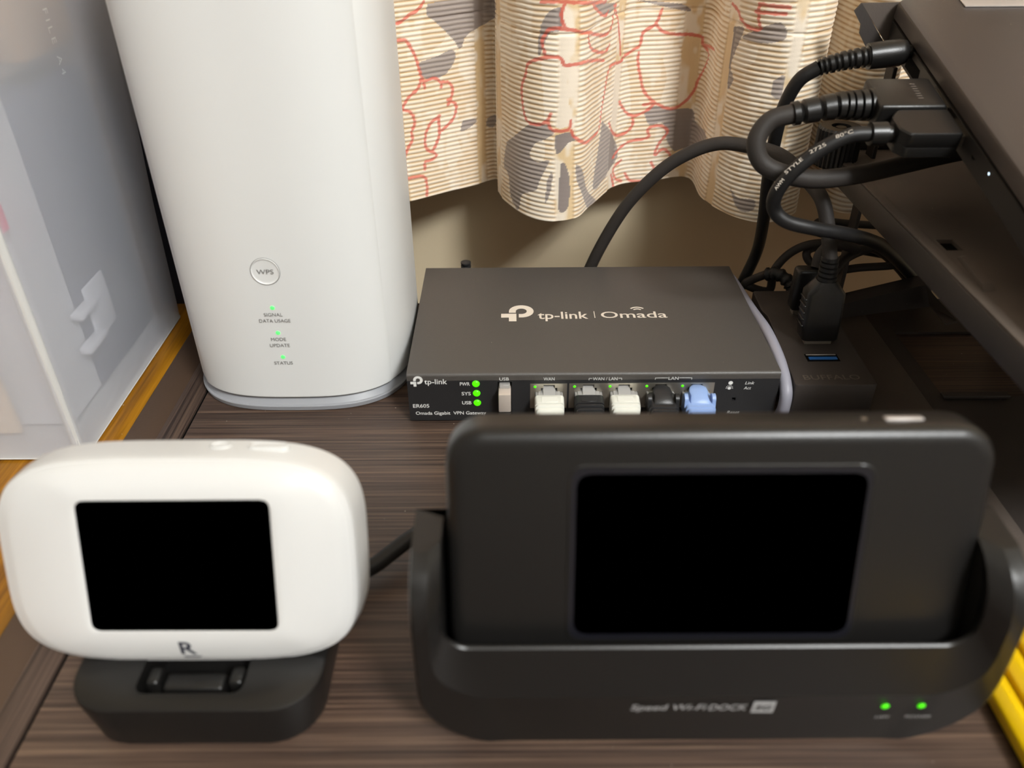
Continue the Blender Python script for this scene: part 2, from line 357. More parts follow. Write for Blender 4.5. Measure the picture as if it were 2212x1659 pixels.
# desk: board with a separate side strip, groove between them
t = thing('desk', 'dark brown wood-grain desk under the routers', 'desk', (300, -150, -720))
part('tabletop', bx(-96.2, 720, -470, 108, -22, 0, .5, 2), DESK, t)
part('edge_strip', bx(-108, -97.4, -470, 108, -22, 0, .6, 2), EDGE, t)
part('groove', bx(-97.6, -96, -470, 107, -20, -1.1), DARK, t)
for (x, y) in ((-80, -440), (690, -440), (-80, 80), (690, 80)):
    part('leg', bx(x - 20, x + 20, y - 20, y + 20, -720, -22.2, 2, 2), EDGE, t)
t = thing('side_cabinet', 'smooth brown cabinet edge between desk and oak board', 'cabinet', (-116, -150, -720))
part('side_panel', bx(-124, -108.6, -460, 150, -720, -2.5, 1.2, 3), BROWN, t)
t = thing('oak_shelf', 'golden oak board under the clear file box', 'shelf', (-370, -150, -720))
bm = nb()
prof_ = [(-640, -5)] + [(-132 + 8 * math.sin(a), -13 + 8 * math.cos(a)) for a in [k / 8 * PI / 2 for k in range(9)]] + [(-124, -30), (-640, -30)]
loft(bm, [[(x, -420, z) for x, z in prof_], [(x, 150, z) for x, z in prof_]])
part('board', bm, OAK, t)
for y in (-380, 110):
    part('leg', bx(-620, -590, y - 15, y + 15, -720, -30.2, 2, 2), OAK, t)
    part('leg', bx(-170, -140, y - 15, y + 15, -720, -30.2, 2, 2), OAK, t)

# ------------------------------------------------------------------ curtain
def build_curtain():
    P = np.array(PAT['prof'], float); Q = np.vstack([2 * P[0] - P[1], P, 2 * P[-1] - P[-2]]); pts = []
    for i in range(1, len(Q) - 2):
        p0, p1, p2, p3 = Q[i - 1:i + 3]
        for k in range(24):
            t = k / 24
            pts.append(.5 * ((2 * p1) + (-p0 + p2) * t + (2 * p0 - 5 * p1 + 4 * p2 - p3) * t * t + (-p0 + 3 * p1 - 3 * p2 + p3) * t ** 3))
    pts.append(P[-1]); pts = np.array(pts)
    S = np.concatenate([[0], np.cumsum(np.hypot(*np.diff(pts, axis=0).T))])
    s = np.concatenate([np.arange(0, 250, 5.0), np.arange(250, 745, 0.62), np.arange(745, S[-1], 5.0)])
    z = np.concatenate([np.arange(45, 158, 0.38), np.arange(158, 240, 0.6), np.arange(240, 900, 4.0)])
    x = np.interp(s, S, pts[:, 0]); y = np.interp(s, S, pts[:, 1])
    k = np.ones(7) / 7
    xs = np.convolve(np.pad(x, 3, 'edge'), k, 'valid'); ys = np.convolve(np.pad(y, 3, 'edge'), k, 'valid')
    tx = np.gradient(xs, s); ty = np.gradient(ys, s); l = np.hypot(tx, ty); nx, ny = ty / l, -tx / l      # towards the room
    ns, nz = len(s), len(z)
    Sg, Zg = np.meshgrid(s, z)
    rng = np.random.RandomState(3)
    def vnoise(a, b, sc_a, sc_b, seed):
        r = np.random.RandomState(seed); g = r.rand(64, 64)
        u = a / sc_a; v = b / sc_b; i = np.floor(u).astype(int); j = np.floor(v).astype(int); fu = u - i; fv = v - j
        fu = fu * fu * (3 - 2 * fu); fv = fv * fv * (3 - 2 * fv)
        G = lambda p, q: g[p % 64, q % 64]
        return (G(i, j) * (1 - fu) + G(i + 1, j) * fu) * (1 - fv) + (G(i, j + 1) * (1 - fu) + G(i + 1, j + 1) * fu) * fv
    # tucks run across the cloth, interrupted by plain satin stripes
    wob = 1.1 * vnoise(Sg, Zg * 0, 26, 1, 5) + .5 * vnoise(Sg, Zg, 9, 30, 6)
    per = 2.35
    ph = (Zg + wob) / per
    ridge = 1 - np.abs((ph % 1) * 2 - 1) ** 1.0                      # 0 in the groove, 1 on the ridge
    ridge = np.clip(ridge * 1.35, 0, 1) ** .8
    plain = np.zeros_like(Sg)
    for (c, w) in ((268, 5), (318, 7), (352, 9), (404, 11), (458, 8), (505, 12), (552, 9), (590, 7), (636, 12), (672, 6)):
        plain = np.maximum(plain, np.clip((w / 2 - np.abs(Sg - c - 1.6 * (vnoise(Sg * 0, Zg, 1, 22, int(c)) - .5))) / 1.2, 0, 1))
    ridge = np.where(Zg > 239, .55, ridge)
    rib = ridge * (1 - .93 * plain)
    disp = .55 * rib
    seam = np.exp(-((Zg - 136.5 - .6 * np.sin(Sg / 17)) / .6) ** 2)
    disp -= .7 * seam * (Zg < 160)
    disp += 1.2 * (vnoise(Sg, Zg, 14, 60, 9) - .5) * np.clip((Zg - 45) / 20, 0, 1)
    Xg = x[None, :] + nx[None, :] * disp; Yg = y[None, :] + ny[None, :] * disp
    # fullness relaxes a little towards the hem, hem sags unevenly
    sag = 1.6 * (vnoise(Sg, Zg * 0, 30, 1, 12) - .5)
    Zo = Zg + sag * np.clip((60 - Zg) / 15, 0, 1)
    # print
    pz = 45 + (Zg - 45) % 113
    A = np.stack([Sg.ravel(), pz.ravel()], 1)
    fine = (A[:, 0] > 280) & (A[:, 0] < 750)
    dmin = np.full(len(A), 99.0)
    def seg(lines, wob_=0):
        for ln in lines:
            ln = np.array([p for p in catmull([(a, b, 0) for a, b in ln], 4)])[:, :2]
            lo = ln.min(0) - 2; hi = ln.max(0) + 2
            if hi[0] - lo[0] > 90: continue
            idx = np.where((A[:, 0] > lo[0]) & (A[:, 0] < hi[0]) & (A[:, 1] > lo[1]) & (A[:, 1] < hi[1]))[0]
            if not len(idx): continue
            B = A[idx]; d = np.full(len(idx), 99.0)
            for a, b in zip(ln[:-1], ln[1:]):
                ab = b - a; L2 = max(ab @ ab, 1e-9)
                if L2 > 30 ** 2: continue
                tt = np.clip(((B - a) @ ab) / L2, 0, 1); q = B - a - tt[:, None] * ab
                d = np.minimum(d, np.hypot(q[:, 0], q[:, 1]))
            dmin[idx] = np.minimum(dmin[idx], d)
    def inside(polys):
        out = np.zeros(len(A))
        for pl in polys:
            pl = np.array([p for p in catmull([(a, b, 0) for a, b in pl + [pl[0]]], 4)])[:, :2]
            lo = pl.min(0); hi = pl.max(0)
            if hi[0] - lo[0] > 80: continue
            idx = np.where((A[:, 0] > lo[0]) & (A[:, 0] < hi[0]) & (A[:, 1] > lo[1]) & (A[:, 1] < hi[1]))[0]
            B = A[idx]; c = np.zeros(len(idx), bool)
            for a, b in zip(pl, np.roll(pl, -1, 0)):
                cond = (a[1] > B[:, 1]) != (b[1] > B[:, 1])
                with np.errstate(divide='ignore', invalid='ignore'):
                    xi = (b[0] - a[0]) * (B[:, 1] - a[1]) / (b[1] - a[1] + 1e-12) + a[0]
                c ^= cond & (B[:, 0] < xi)
            out[idx] = np.maximum(out[idx], c)
        return out
    jit = (vnoise(A[:, 0], A[:, 1], 1.3, 1.3, 20) - .5) * .5
    seg(PAT['red']); red = np.clip((.95 + jit - dmin) / .3, 0, 1)
    gr = inside(PAT['grey']); li = inside(PAT['light'])
    # beyond the drawn part the print goes on with leaves and petals of the same colours
    far = np.clip((np.abs(A[:, 0] - 500) - 248) / 8, 0, 1)
    n1 = vnoise(A[:, 0], A[:, 1], 22, 20, 31); gr = np.maximum(gr, far * (n1 > .66))
    n2 = vnoise(A[:, 0], A[:, 1], 18, 17, 33); red = np.maximum(red, far * (np.abs(n2 - .5) < .03))
    n3 = vnoise(A[:, 0], A[:, 1], 10, 16, 35) * .6 + vnoise(A[:, 0], A[:, 1], 3, 5, 36) * .4
    och = np.clip((n3 - .36) / .16, 0, 1) * (1 - li)
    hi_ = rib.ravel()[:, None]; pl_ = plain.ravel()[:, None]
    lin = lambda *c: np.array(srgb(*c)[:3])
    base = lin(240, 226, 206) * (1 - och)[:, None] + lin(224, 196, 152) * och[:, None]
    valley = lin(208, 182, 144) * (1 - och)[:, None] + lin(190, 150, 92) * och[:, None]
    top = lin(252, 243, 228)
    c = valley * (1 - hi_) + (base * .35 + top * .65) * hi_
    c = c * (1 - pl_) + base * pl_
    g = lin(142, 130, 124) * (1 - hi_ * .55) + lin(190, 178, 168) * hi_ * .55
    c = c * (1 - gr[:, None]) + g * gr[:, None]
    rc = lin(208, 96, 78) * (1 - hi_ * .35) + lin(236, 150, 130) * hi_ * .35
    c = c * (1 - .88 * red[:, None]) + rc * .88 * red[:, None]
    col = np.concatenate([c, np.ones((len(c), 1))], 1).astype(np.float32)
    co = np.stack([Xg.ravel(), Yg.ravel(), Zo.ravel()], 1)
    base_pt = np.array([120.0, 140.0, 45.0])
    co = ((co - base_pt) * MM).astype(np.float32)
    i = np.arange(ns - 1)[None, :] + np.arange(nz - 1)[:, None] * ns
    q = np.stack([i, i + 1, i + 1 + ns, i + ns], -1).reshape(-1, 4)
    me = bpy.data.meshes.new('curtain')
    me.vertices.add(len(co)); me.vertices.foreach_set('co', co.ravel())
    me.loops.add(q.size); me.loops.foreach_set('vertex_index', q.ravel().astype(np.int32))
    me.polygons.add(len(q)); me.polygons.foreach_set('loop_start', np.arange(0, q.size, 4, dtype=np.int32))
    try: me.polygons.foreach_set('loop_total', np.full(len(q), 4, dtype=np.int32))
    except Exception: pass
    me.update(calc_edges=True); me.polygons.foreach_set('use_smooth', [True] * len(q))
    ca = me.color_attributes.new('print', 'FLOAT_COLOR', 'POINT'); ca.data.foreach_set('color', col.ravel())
    m = bpy.data.materials.new('printed curtain cloth'); m.use_nodes = True
    nt = m.node_tree; N = nt.nodes; L = nt.links; b = N['Principled BSDF']
    at_ = N.new('ShaderNodeAttribute'); at_.attribute_name = 'print'
    L.new(at_.outputs['Color'], b.inputs['Base Color'])
    b.inputs['Roughness'].default_value = .55; b.inputs['Sheen Weight'].default_value = .25; b.inputs['Specular IOR Level'].default_value = .35
    tc = N.new('ShaderNodeTexCoord'); n = N.new('ShaderNodeTexNoise'); n.inputs['Scale'].default_value = 2600; L.new(tc.outputs['Object'], n.inputs['Vector'])
    bp = N.new('ShaderNodeBump'); bp.inputs['Strength'].default_value = .5; bp.inputs['Distance'].default_value = .00015; L.new(n.outputs['Fac'], bp.inputs['Height']); L.new(bp.outputs[0], b.inputs['Normal'])
    me.materials.append(m)
    o = bpy.data.objects.new('curtain', me); COL.objects.link(o); o.location = Vector(base_pt) * MM
    setp(o, 'cream ribbed curtain printed with coral outlined flowers and grey leaves', 'curtain')
build_curtain()

# ------------------------------------------------------------------ clear file box and what is in it
def milky():
    m = bpy.data.materials.new('milky clear plastic'); m.use_nodes = True
    nt = m.node_tree; N = nt.nodes; L = nt.links; out = N['Material Output']; b = N['Principled BSDF']
    b.inputs['Base Color'].default_value = srgb(244, 246, 250); b.inputs['Roughness'].default_value = .28
    tr = N.new('ShaderNodeBsdfTransparent'); tr.inputs[0].default_value = (.93, .93, .95, 1)
    tl = N.new('ShaderNodeBsdfTranslucent'); tl.inputs[0].default_value = srgb(220, 220, 224)
    a = N.new('ShaderNodeMixShader'); a.inputs[0].default_value = .25; L.new(b.outputs[0], a.inputs[1]); L.new(tl.outputs[0], a.inputs[2])
    c = N.new('ShaderNodeMixShader'); c.inputs[0].default_value = .70; L.new(a.outputs[0], c.inputs[1]); L.new(tr.outputs[0], c.inputs[2])
    L.new(c.outputs[0], out.inputs['Surface'])
    return m
MILKY = milky()
MILKD = mat('milky plastic rim', srgb(226, 226, 222), 0.3, alpha=.75)
BX0, BX1, BY0, BY1, BZ = -258.0, -135.5, -19.0, 105.0, -5.0
t = thing('file_box', 'tall milky clear file box on the oak board left of the white tower', 'storage box', ((BX0 + BX1) / 2, (BY0 + BY1) / 2, BZ))
def ring(z, off, r, fl=0.0):
    cx, cy = (BX0 + BX1) / 2, (BY0 + BY1) / 2
    return [(x + (fl * (y - BY0) / (BY1 - BY0) if x > cx else 0), y, z) for x, y in rrect(BX1 - BX0 - 2 * off, BY1 - BY0 - 2 * off, r, 6, cx, cy)]
bm = nb()
loft(bm, [ring(BZ + .4, 1.5, 4), ring(BZ + .8, 0, 5), ring(60, 0, 6, 2.4), ring(150, 0, 6, 7.5), ring(235, 0, 6, 12), ring(236, -1, 7, 12), ring(236, 1.6, 5, 12), ring(234, 1.6, 5, 12), ring(150, 1.6, 5, 7.5), ring(60, 1.6, 5, 2.4), ring(BZ + 2.4, 1.6, 4)], cap=False)
part('shell', bm, MILKY, t)
bm = nb(); loft(bm, [ring(BZ, 1.2, 4), ring(BZ + 1.1, -.25, 5.2), ring(BZ + 2.2, .4, 5)]); part('base_rim', bm, MILKD, t)
bm = nb()
cpath = [(BX1 - 3.1, BY0 + 3.1, BZ + 3), (BX1 - 3.1, BY0 + 3.1, 60), (BX1 - 3.0, BY0 + 3.1, 150), (BX1 - 2.8, BY0 + 3.1, 232)]
bm = nb(); sweep(bm, [Vector(p) for p in cpath], 2.3, 14); part('corner_rib', bm, MILKD, t, label='whiter front corner rib')
bm = text('FILE A4', (BX1 + 3.6, 48.5, 147.5), (0, 0, -1), (0, 1, 0), width=24, height=3.4, spacing=1.5, lift=1.2)
part('embossed_text', bm, mat('embossed', srgb(225, 225, 228), .3, alpha=.5), t)
CARD = mat('tan cardboard', srgb(206, 168, 120), .8, spec=.2)
BLUEG = mat('blue grey folder', srgb(98, 104, 124), .5)
PAPER = mat('white paper', srgb(222, 224, 224), .8, spec=.2)
CREAM = mat('cream paper', srgb(232, 214, 184), .8, spec=.2)
PINK = mat('pink card', srgb(246, 40, 110), .6)
CLIPW = mat('frosted white plastic', srgb(238, 240, 242), .35)
SHOE = mat('warm grey card', srgb(146, 126, 110), .8, spec=.2)
z0 = -2.4
def content(name, bm, m, label, cat): return single(name, bm, m, label, cat)
content('document_folder', bx(-172, -148, 34, 98, z0, 128, 2, 2), BLUEG, 'blue grey folder seen through the side of the file box', 'folder')
content('cardboard_box', bx(-176, -146, 52, 98, 138, 190, 3, 2), CARD, 'tan cardboard box near the top inside the file box', 'box')
content('paper_stack', bx(-200, -149, 2, 33, z0, 205, 1, 1), PAPER, 'white paper stack behind the front corner of the file box', 'paper')
content('cream_envelope', bx(-232, -166, -8, -6, 1, 52, .4, 1), CREAM, 'cream envelope behind the front of the file box', 'envelope')
content('backing_card', bx(-147, -146, 99.5, 101.5, z0, 120), SHOE, 'narrow warm grey card at the back edge of the file box', 'card')
content('gap_filler', bx(-149, -101.5, 112.5, 115.5, -2.3, 236, .6, 2), mat('dark navy gap filler', srgb(22, 24, 34), .5), 'dark navy gap filler added to darken the slit between the file box and the tower', 'board')  # invented dark panel, added so the slit beside the tower reads dark
content('pink_label', bx(-166, -144, -7.5, 1.6, 91, 105, .4, 1), PINK, 'pink paper tag inside the file box', 'label')
t2 = thing('plastic_bracket', 'frosted white plastic bracket inside the file box below the folder top', 'bracket', (-142, 40, 20))
part('plate', bx(-147.4, -145.8, 38, 58, 20, 46, .6, 2), CLIPW, t2)
part('arm', bx(-147.4, -142, 24, 40, 38, 41, .6, 2), CLIPW, t2)
part('arm', bx(-147.4, -142, 22, 40, 22, 25, .6, 2), CLIPW, t2)

# ------------------------------------------------------------------ white tower router
TX, TY, TN = -52.0, 59.0, 3.0
t = thing('tower_router', 'tall white home router tower with round button and three green lamps', 'router', (TX, TY, 0))
def tr(z, a, b=None, n=TN, N=96): return [(TX + x, TY + y, z) for x, y in superell(a, b or a, n, N)]
bm = nb(); loft(bm, [tr(0, 49.3), tr(.4, 50.3), tr(2.6, 50.8), tr(3.0, 50.6), tr(3.15, 50.0), tr(3.2, 46)]); part('base_ring', bm, GREYP, t, label='light grey base ring', ang=25)
bm = nb(); loft(bm, [tr(3.1, 49.9), tr(5.2, 48.6), tr(7.6, 47.0)]); part('base_recess', bm, GREYP, t, ang=25)
bm = nb(); loft(bm, [tr(7.0, 48.6), tr(7.2, 49.4), tr(7.8, 49.9), tr(9, 50.1), tr(200, 50.1), tr(205, 48.6), tr(207, 45)]); part('body', bm, WHITEP, t, ang=25)
# front shell, a hair proud of the body, its two upright seams visible
def frontshell():
    bm = nb(); A0, A1 = math.radians(219), math.radians(321); N = 60
    def pt(tt, a): 
        c, s = math.cos(tt), math.sin(tt)
        return TX + a * math.copysign(abs(c) ** (2 / TN), c), TY + a * math.copysign(abs(s) ** (2 / TN), s)
    rows = []
    for z, a in ((7.1, 49.4), (7.3, 50.0), (7.8, 50.3), (199, 50.3), (200, 49.6)):
        r = []
        for k in range(N + 1):
            tt = A0 + (A1 - A0) * k / N; aa = a if 0 < k < N else a - .35
            r.append((*pt(tt, aa), z))
        rows.append(r)
    loft(bm, rows, closed=False, cap=False); return bm
part('front_shell', frontshell(), WHITEP, t, ang=25)
YF = TY - 50.3
Xr, Zu = (1, 0, 0), (0, 0, 1)
def q(u, v): return at(u, v, 'y', YF)
c = q(573, 586)
bm = nb(); R = 5.5
rings = []
for rr, dy in ((5.75, -.02), (5.6, -.35), (5.35, -.1), (5.2, .0), (4.5, .0), (2.5, -.12), (.3, -.2)):
    rings.append([(c.x + rr * math.cos(a), YF - .25 + (-dy if rr < 5 else dy), c.z + rr * math.sin(a)) for a in [2 * PI * k / 48 for k in range(48)]])
loft(bm, rings, cap=False); bm.faces.new([v for v in bm.verts[-48:]]) if False else None
part('button', bm, WHITEP, t, label='round WPS push button', ang=60)
bm = nb(); loft(bm, [[(c.x + r_ * math.cos(a), YF - .22, c.z + r_ * math.sin(a)) for a in [2 * PI * k / 48 for k in range(48)]] for r_ in (5.75, 5.95)], cap=False)
part('button_gap', bm, INKG, t)
part('print', join(text('WPS', (c.x, YF - .35, c.z), Xr, Zu, width=6.7, height=2.1),
    *[text(s, (q(u, v).x, YF - .2, q(u, v).z), Xr, Zu, width=w, height=1.62) for s, u, v, w in
      (('SIGNAL', 590.5, 679, 7.7), ('DATA USAGE', 594, 692, 13.0), ('MODE', 602, 732, 6.3), ('UPDATE', 605, 745, 8.4), ('STATUS', 613, 783, 7.9))]), INKG, t, label='grey printed words')
for u, v in ((588.5, 665), (600.5, 719), (611.5, 771)):
    p = q(u, v); bm = nb(); dome(bm, (p.x, YF - .05, p.z), .95, .3, Xr, Zu, (0, -1, 0)); part('indicator_lamp', bm, LED2, t)

# ------------------------------------------------------------------ black gateway router
RM = Matrix.Translation((79, 50.5, 0))
t = thing('gateway_router', 'flat black metal router with five network plugs in front', 'router', (79, 50.5, 0))
W_, D_, H_ = 158.0, 101.0, 25.0
ports = [60.3, 77.1, 92.2, 107.8, 123.0]
holes = [(52.2, 68.0, 7.1, 19.9), (68.8, 130.6, 7.1, 19.9), (38.4, 44.4, 1.8, 20.9)]
shell = nb()
# folded lid: rounded along its front and rear top edges
sec = []
for k in range(7):
    a = k / 6 * PI / 2; sec.append((1.6 - 1.6 * math.cos(a) + 0, H_ - 1.6 + 1.6 * math.sin(a)))
sec = [(0.0, 21.5)] + sec
for k in range(7):
    a = PI / 2 - k / 6 * PI / 2; sec.append((D_ - 1.6 + 1.6 * math.cos(a), H_ - 1.6 + 1.6 * math.sin(a)))
sec += [(D_, .8), (D_ - 1, .8), (D_ - 1, H_ - 1.2), (1, H_ - 1.2), (1, 21.5)]
loft(shell, [[(0, y, z) for y, z in sec], [(W_, y, z) for y, z in sec]])
box(shell, 0, 1, 1, D_ - 1, .8, H_ - 1.1); box(shell, W_ - 1, W_, 1, D_ - 1, .8, H_ - 1.1); box(shell, .5, W_ - .5, .8, D_ - .5, .5, 1.5)
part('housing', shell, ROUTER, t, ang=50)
part('front_panel', panel_holes(nb(), 0, W_, .8, 21.6, [(52.2, 68.0, 7.1, 19.9), (68.8, 130.6, 7.1, 19.9), (38.4, 44.4, 1.8, 20.9), (139.0, 140.6, 10.3, 11.9)], 0, 1.2), FASCIA, t, flat=True)
for x in (15, 143):
    for y in (12, 89): 
        bm = nb(); disc(bm, (x, y, 0), 5, 5, (1, 0, 0), (0, 1, 0), (0, 0, .5)); part('foot', bm, DARK, t)
part('port_void', bx(50, 132, 12, 12.6, 2, 21), DARK, t)
def jack_plate(x0, x1, centres):
    hs = []
    for cx in centres:
        hs += [(cx - 6.0, cx + 6.0, 7.9, 15.6), (cx - 3.5, cx + 3.5, 15.6, 17.6), (cx - 2.4, cx + 2.4, 17.6, 19.2)]
    return panel_holes(nb(), x0, x1, 7.15, 19.85, hs, -.15, .5)
for x0, x1, cs in ((52.25, 67.95, ports[:1]), (68.85, 130.55, ports[1:])):
    pl = part('jack_plate', jack_plate(x0, x1, cs), NICKEL, t, label='nickel port plate', flat=True)
    for cx in cs:
        bm = nb(); dome(bm, (cx - 6.0, -.16, 18.3), .62, .3, Xr, Zu, (0, -1, 0)); sub('port_lamp', bm, LED, pl)
bmv = bx(45.0, 52, 6, 6.5, 1, 21)
bmv.free()
for cx in ports:
    part('port_liner', join(bx(cx - 6.6, cx - 6.05, .6, 11.9, 7.4, 16), bx(cx + 6.05, cx + 6.6, .6, 11.9, 7.4, 16), bx(cx - 6.6, cx + 6.6, .6, 11.9, 7.2, 7.7)), DARK, t)
part('port_liner', join(bx(37.8, 38.3, 1.25, 13, 1.6, 21.2), bx(44.5, 45, 1.25, 13, 1.6, 21.2), bx(37.8, 45, 12.9, 13.2, 1.6, 21.2), bx(38.4, 44.4, 1.25, 13, 20.95, 21.3)), DARK, t)
for z, u in ((20.0, 29.2), (15.1, 29.35), (10.1, 29.5)):
    bm = nb(); dome(bm, (u, -.02, z), 1.62, .9, Xr, Zu, (0, -1, 0)); part('status_lamp', bm, LED, t)
bm = nb(); disc(bm, (139.8, 1.4, 11.1), .9, 0, d=(0, .2, 0)); part('reset_hole', bm, DARK, t)
F = lambda s, x, z, **k: text(s, (x, -.02, z), Xr, Zu, lift=.08, **k)
def tp_logo(ox, oz, s, X, Y, C0):
    """the round-P mark with its cross bar: C0 world point of its centre, s its width"""
    X = Vector(X); Y = Vector(Y); C0 = Vector(C0); bm = nb(); N_ = X.cross(Y)
    P = lambda a, b: C0 + X * (a * s) + Y * (b * s) + N_ * .1
    ri, ro = .17, .385; cx, cz = .125, .09; n = 28      # ring: from 180 deg clockwise round to -90
    inn, out = [], []
    for k in range(n + 1):
        a = math.radians(180 - 270 * k / n)
        inn.append(P(cx + ri * math.cos(a), cz + ri * math.sin(a))); out.append(P(cx + ro * math.cos(a), cz + ro * math.sin(a)))
    V0 = [bm.verts.new(p) for p in inn]; V1 = [bm.verts.new(p) for p in out]
    for k in range(n): bm.faces.new((V0[k], V1[k], V1[k + 1], V0[k + 1]))
    def rect(x0, x1, y0, y1): bm.faces.new([bm.verts.new(P(*p)) for p in ((x0, y0), (x1, y0), (x1, y1), (x0, y1))])
    rect(cx - ro, cx - ri, -.0, cz)
    rect(cx - .08, cx, cz - ro, cz - ri)
    rect(-.5, -.03, -.3, -.06); rect(-.26, -.03, -.53, -.3)
    return bm
Yt = (0, 1, 0)
part('top_print', join(tp_logo(0, 0, 15.2, Xr, Yt, (47.2, 51.8, 25.0)),
     text('tp-link', (68.6, 49.3, 25), Xr, Yt, width=23.6, height=6.8, bold=.012, lift=.1),
     bx(83.3, 83.65, 46.6, 52.8, 25.02, 25.1),
     text('Omada', (102, 49.4, 25), Xr, Yt, width=31, height=6.0, bold=.008, lift=.1),
     *[(lambda b_: b_)(prism(nb(), [(104.2 + r_ * math.cos(a), 52.6 + r_ * math.sin(a), 25.02) for a in [math.radians(40 + 10 * k) for k in range(11)]] +
        [(104.2 + (r_ - .8) * math.cos(a), 52.6 + (r_ - .8) * math.sin(a), 25.02) for a in [math.radians(140 - 10 * k) for k in range(11)]], (0, 0, .06))) for r_ in (2.6, 4.3)]),
     INKW, t, label='pale maker name and logo on the lid', flat=True)
part('front_print', join(tp_logo(0, 0, 5.3, Xr, Zu, (4.1, -.02, 21.6)), F('tp-link', 12.2, 21.3, width=9.6, height=2.6, bold=.01),
     F('PWR', 24.5, 20.0, width=4.2, height=1.75, bold=.01), F('SYS', 24.9, 15.0, width=3.9, height=1.75, bold=.01), F('USB', 25.0, 10.2, width=4.0, height=1.75, bold=.01),
     F('ER605', 5.2, 8.7, width=7.0, height=1.9, bold=.008), F('Omada Gigabit  VPN Gateway', 17.9, 4.8, width=30.5, height=1.75, bold=.008),
     F('USB', 41.2, 22.4, width=4.0, height=1.6), F('WAN', 60.2, 22.3, width=4.6, height=1.6), F('WAN / LAN', 83.9, 22.2, width=10.4, height=1.55), F('LAN', 112.8, 22.2, width=4.2, height=1.55),
     F('Link', 145.4, 19.6, width=3.9, height=1.5, shear=.2), F('Act', 144.8, 17.0, width=3.1, height=1.5, shear=.2), F('Reset', 140.6, 4.3, width=5.4, height=1.5, shear=.2),
     disc(nb(), (137.3, -.06, 19.6), .95, 20), disc(nb(), (137.1, -.06, 16.9), .75, 20),
     *[bx(a, b_, -.09, -.05, c_, d_) for a, b_, c_, d_ in ((77.0, 78.4, 22.3, 22.5), (77.0, 77.2, 21.5, 22.5), (89.5, 91.0, 22.3, 22.5), (90.8, 91.0, 21.5, 22.5),
        (105.0, 110.4, 22.3, 22.5), (105.0, 105.2, 21.5, 22.5), (115.2, 120.6, 22.3, 22.5), (120.4, 120.6, 21.5, 22.5))],
     *[prism(nb(), [(137.1 + a1 * math.cos(w), -.06, 16.9 + a1 * math.sin(w)) for a1, w in ((1.05, th - .12), (1.6, th - .06), (1.6, th + .06), (1.05, th + .12))], (0, -.03, 0)) for th in [math.radians(d) for d in (0, 30, 60, 90, 120, 150, 180)]]),
     INK, t, label='white printed words and logo', flat=True)
# memory stick
t = thing('usb_drive', 'small pale metal USB stick in the port of the black router', 'usb drive', (41.4, -6, 5))
part('sleeve', bx(38.75, 44.05, -6, 10, 9.2, 18.3, .5, 2), mat('champagne metal', srgb(214, 202, 190), .35, metal=.4), t)
part('cap', bx(38.6, 44.2, -7.2, 1, 1.6, 9.1, .5, 2), PLASTIC, t)
part('tongue', bx(39.2, 43.6, -1.5, 8, 18.35, 20.2, .2, 1), CLEAR, t)
# rear power plug
t = thing('power_plug', 'small ribbed black plug behind the black router', 'plug', (20, 104, 0))
bm = nb()
for k in range(5): 
    z = 25.6 - k * 2; loft(bm, [[(20.5 + r_ * math.cos(a), 106 + r_ * math.sin(a), zz) for a in [2 * PI * i / 20 for i in range(20)]] for r_, zz in ((2.0, z), (2.7, z - .3), (2.7, z - 1.2), (2.0, z - 1.5))])
part('ribbed_sleeve', bm, BOOTK, t); part('body', bx(16, 25, 101.2, 107.8, 6, 18.5, 1.5, 3), BOOTK, t)
bm = tube([(20.5, 106, 20), (20.5, 107.2, 22), (20, 112, 20), (19, 116, 12), (18, 120, 0), (16, 122, -60), (10, 125, -200)], 1.7); part('cord', bm, RUBBER, t)

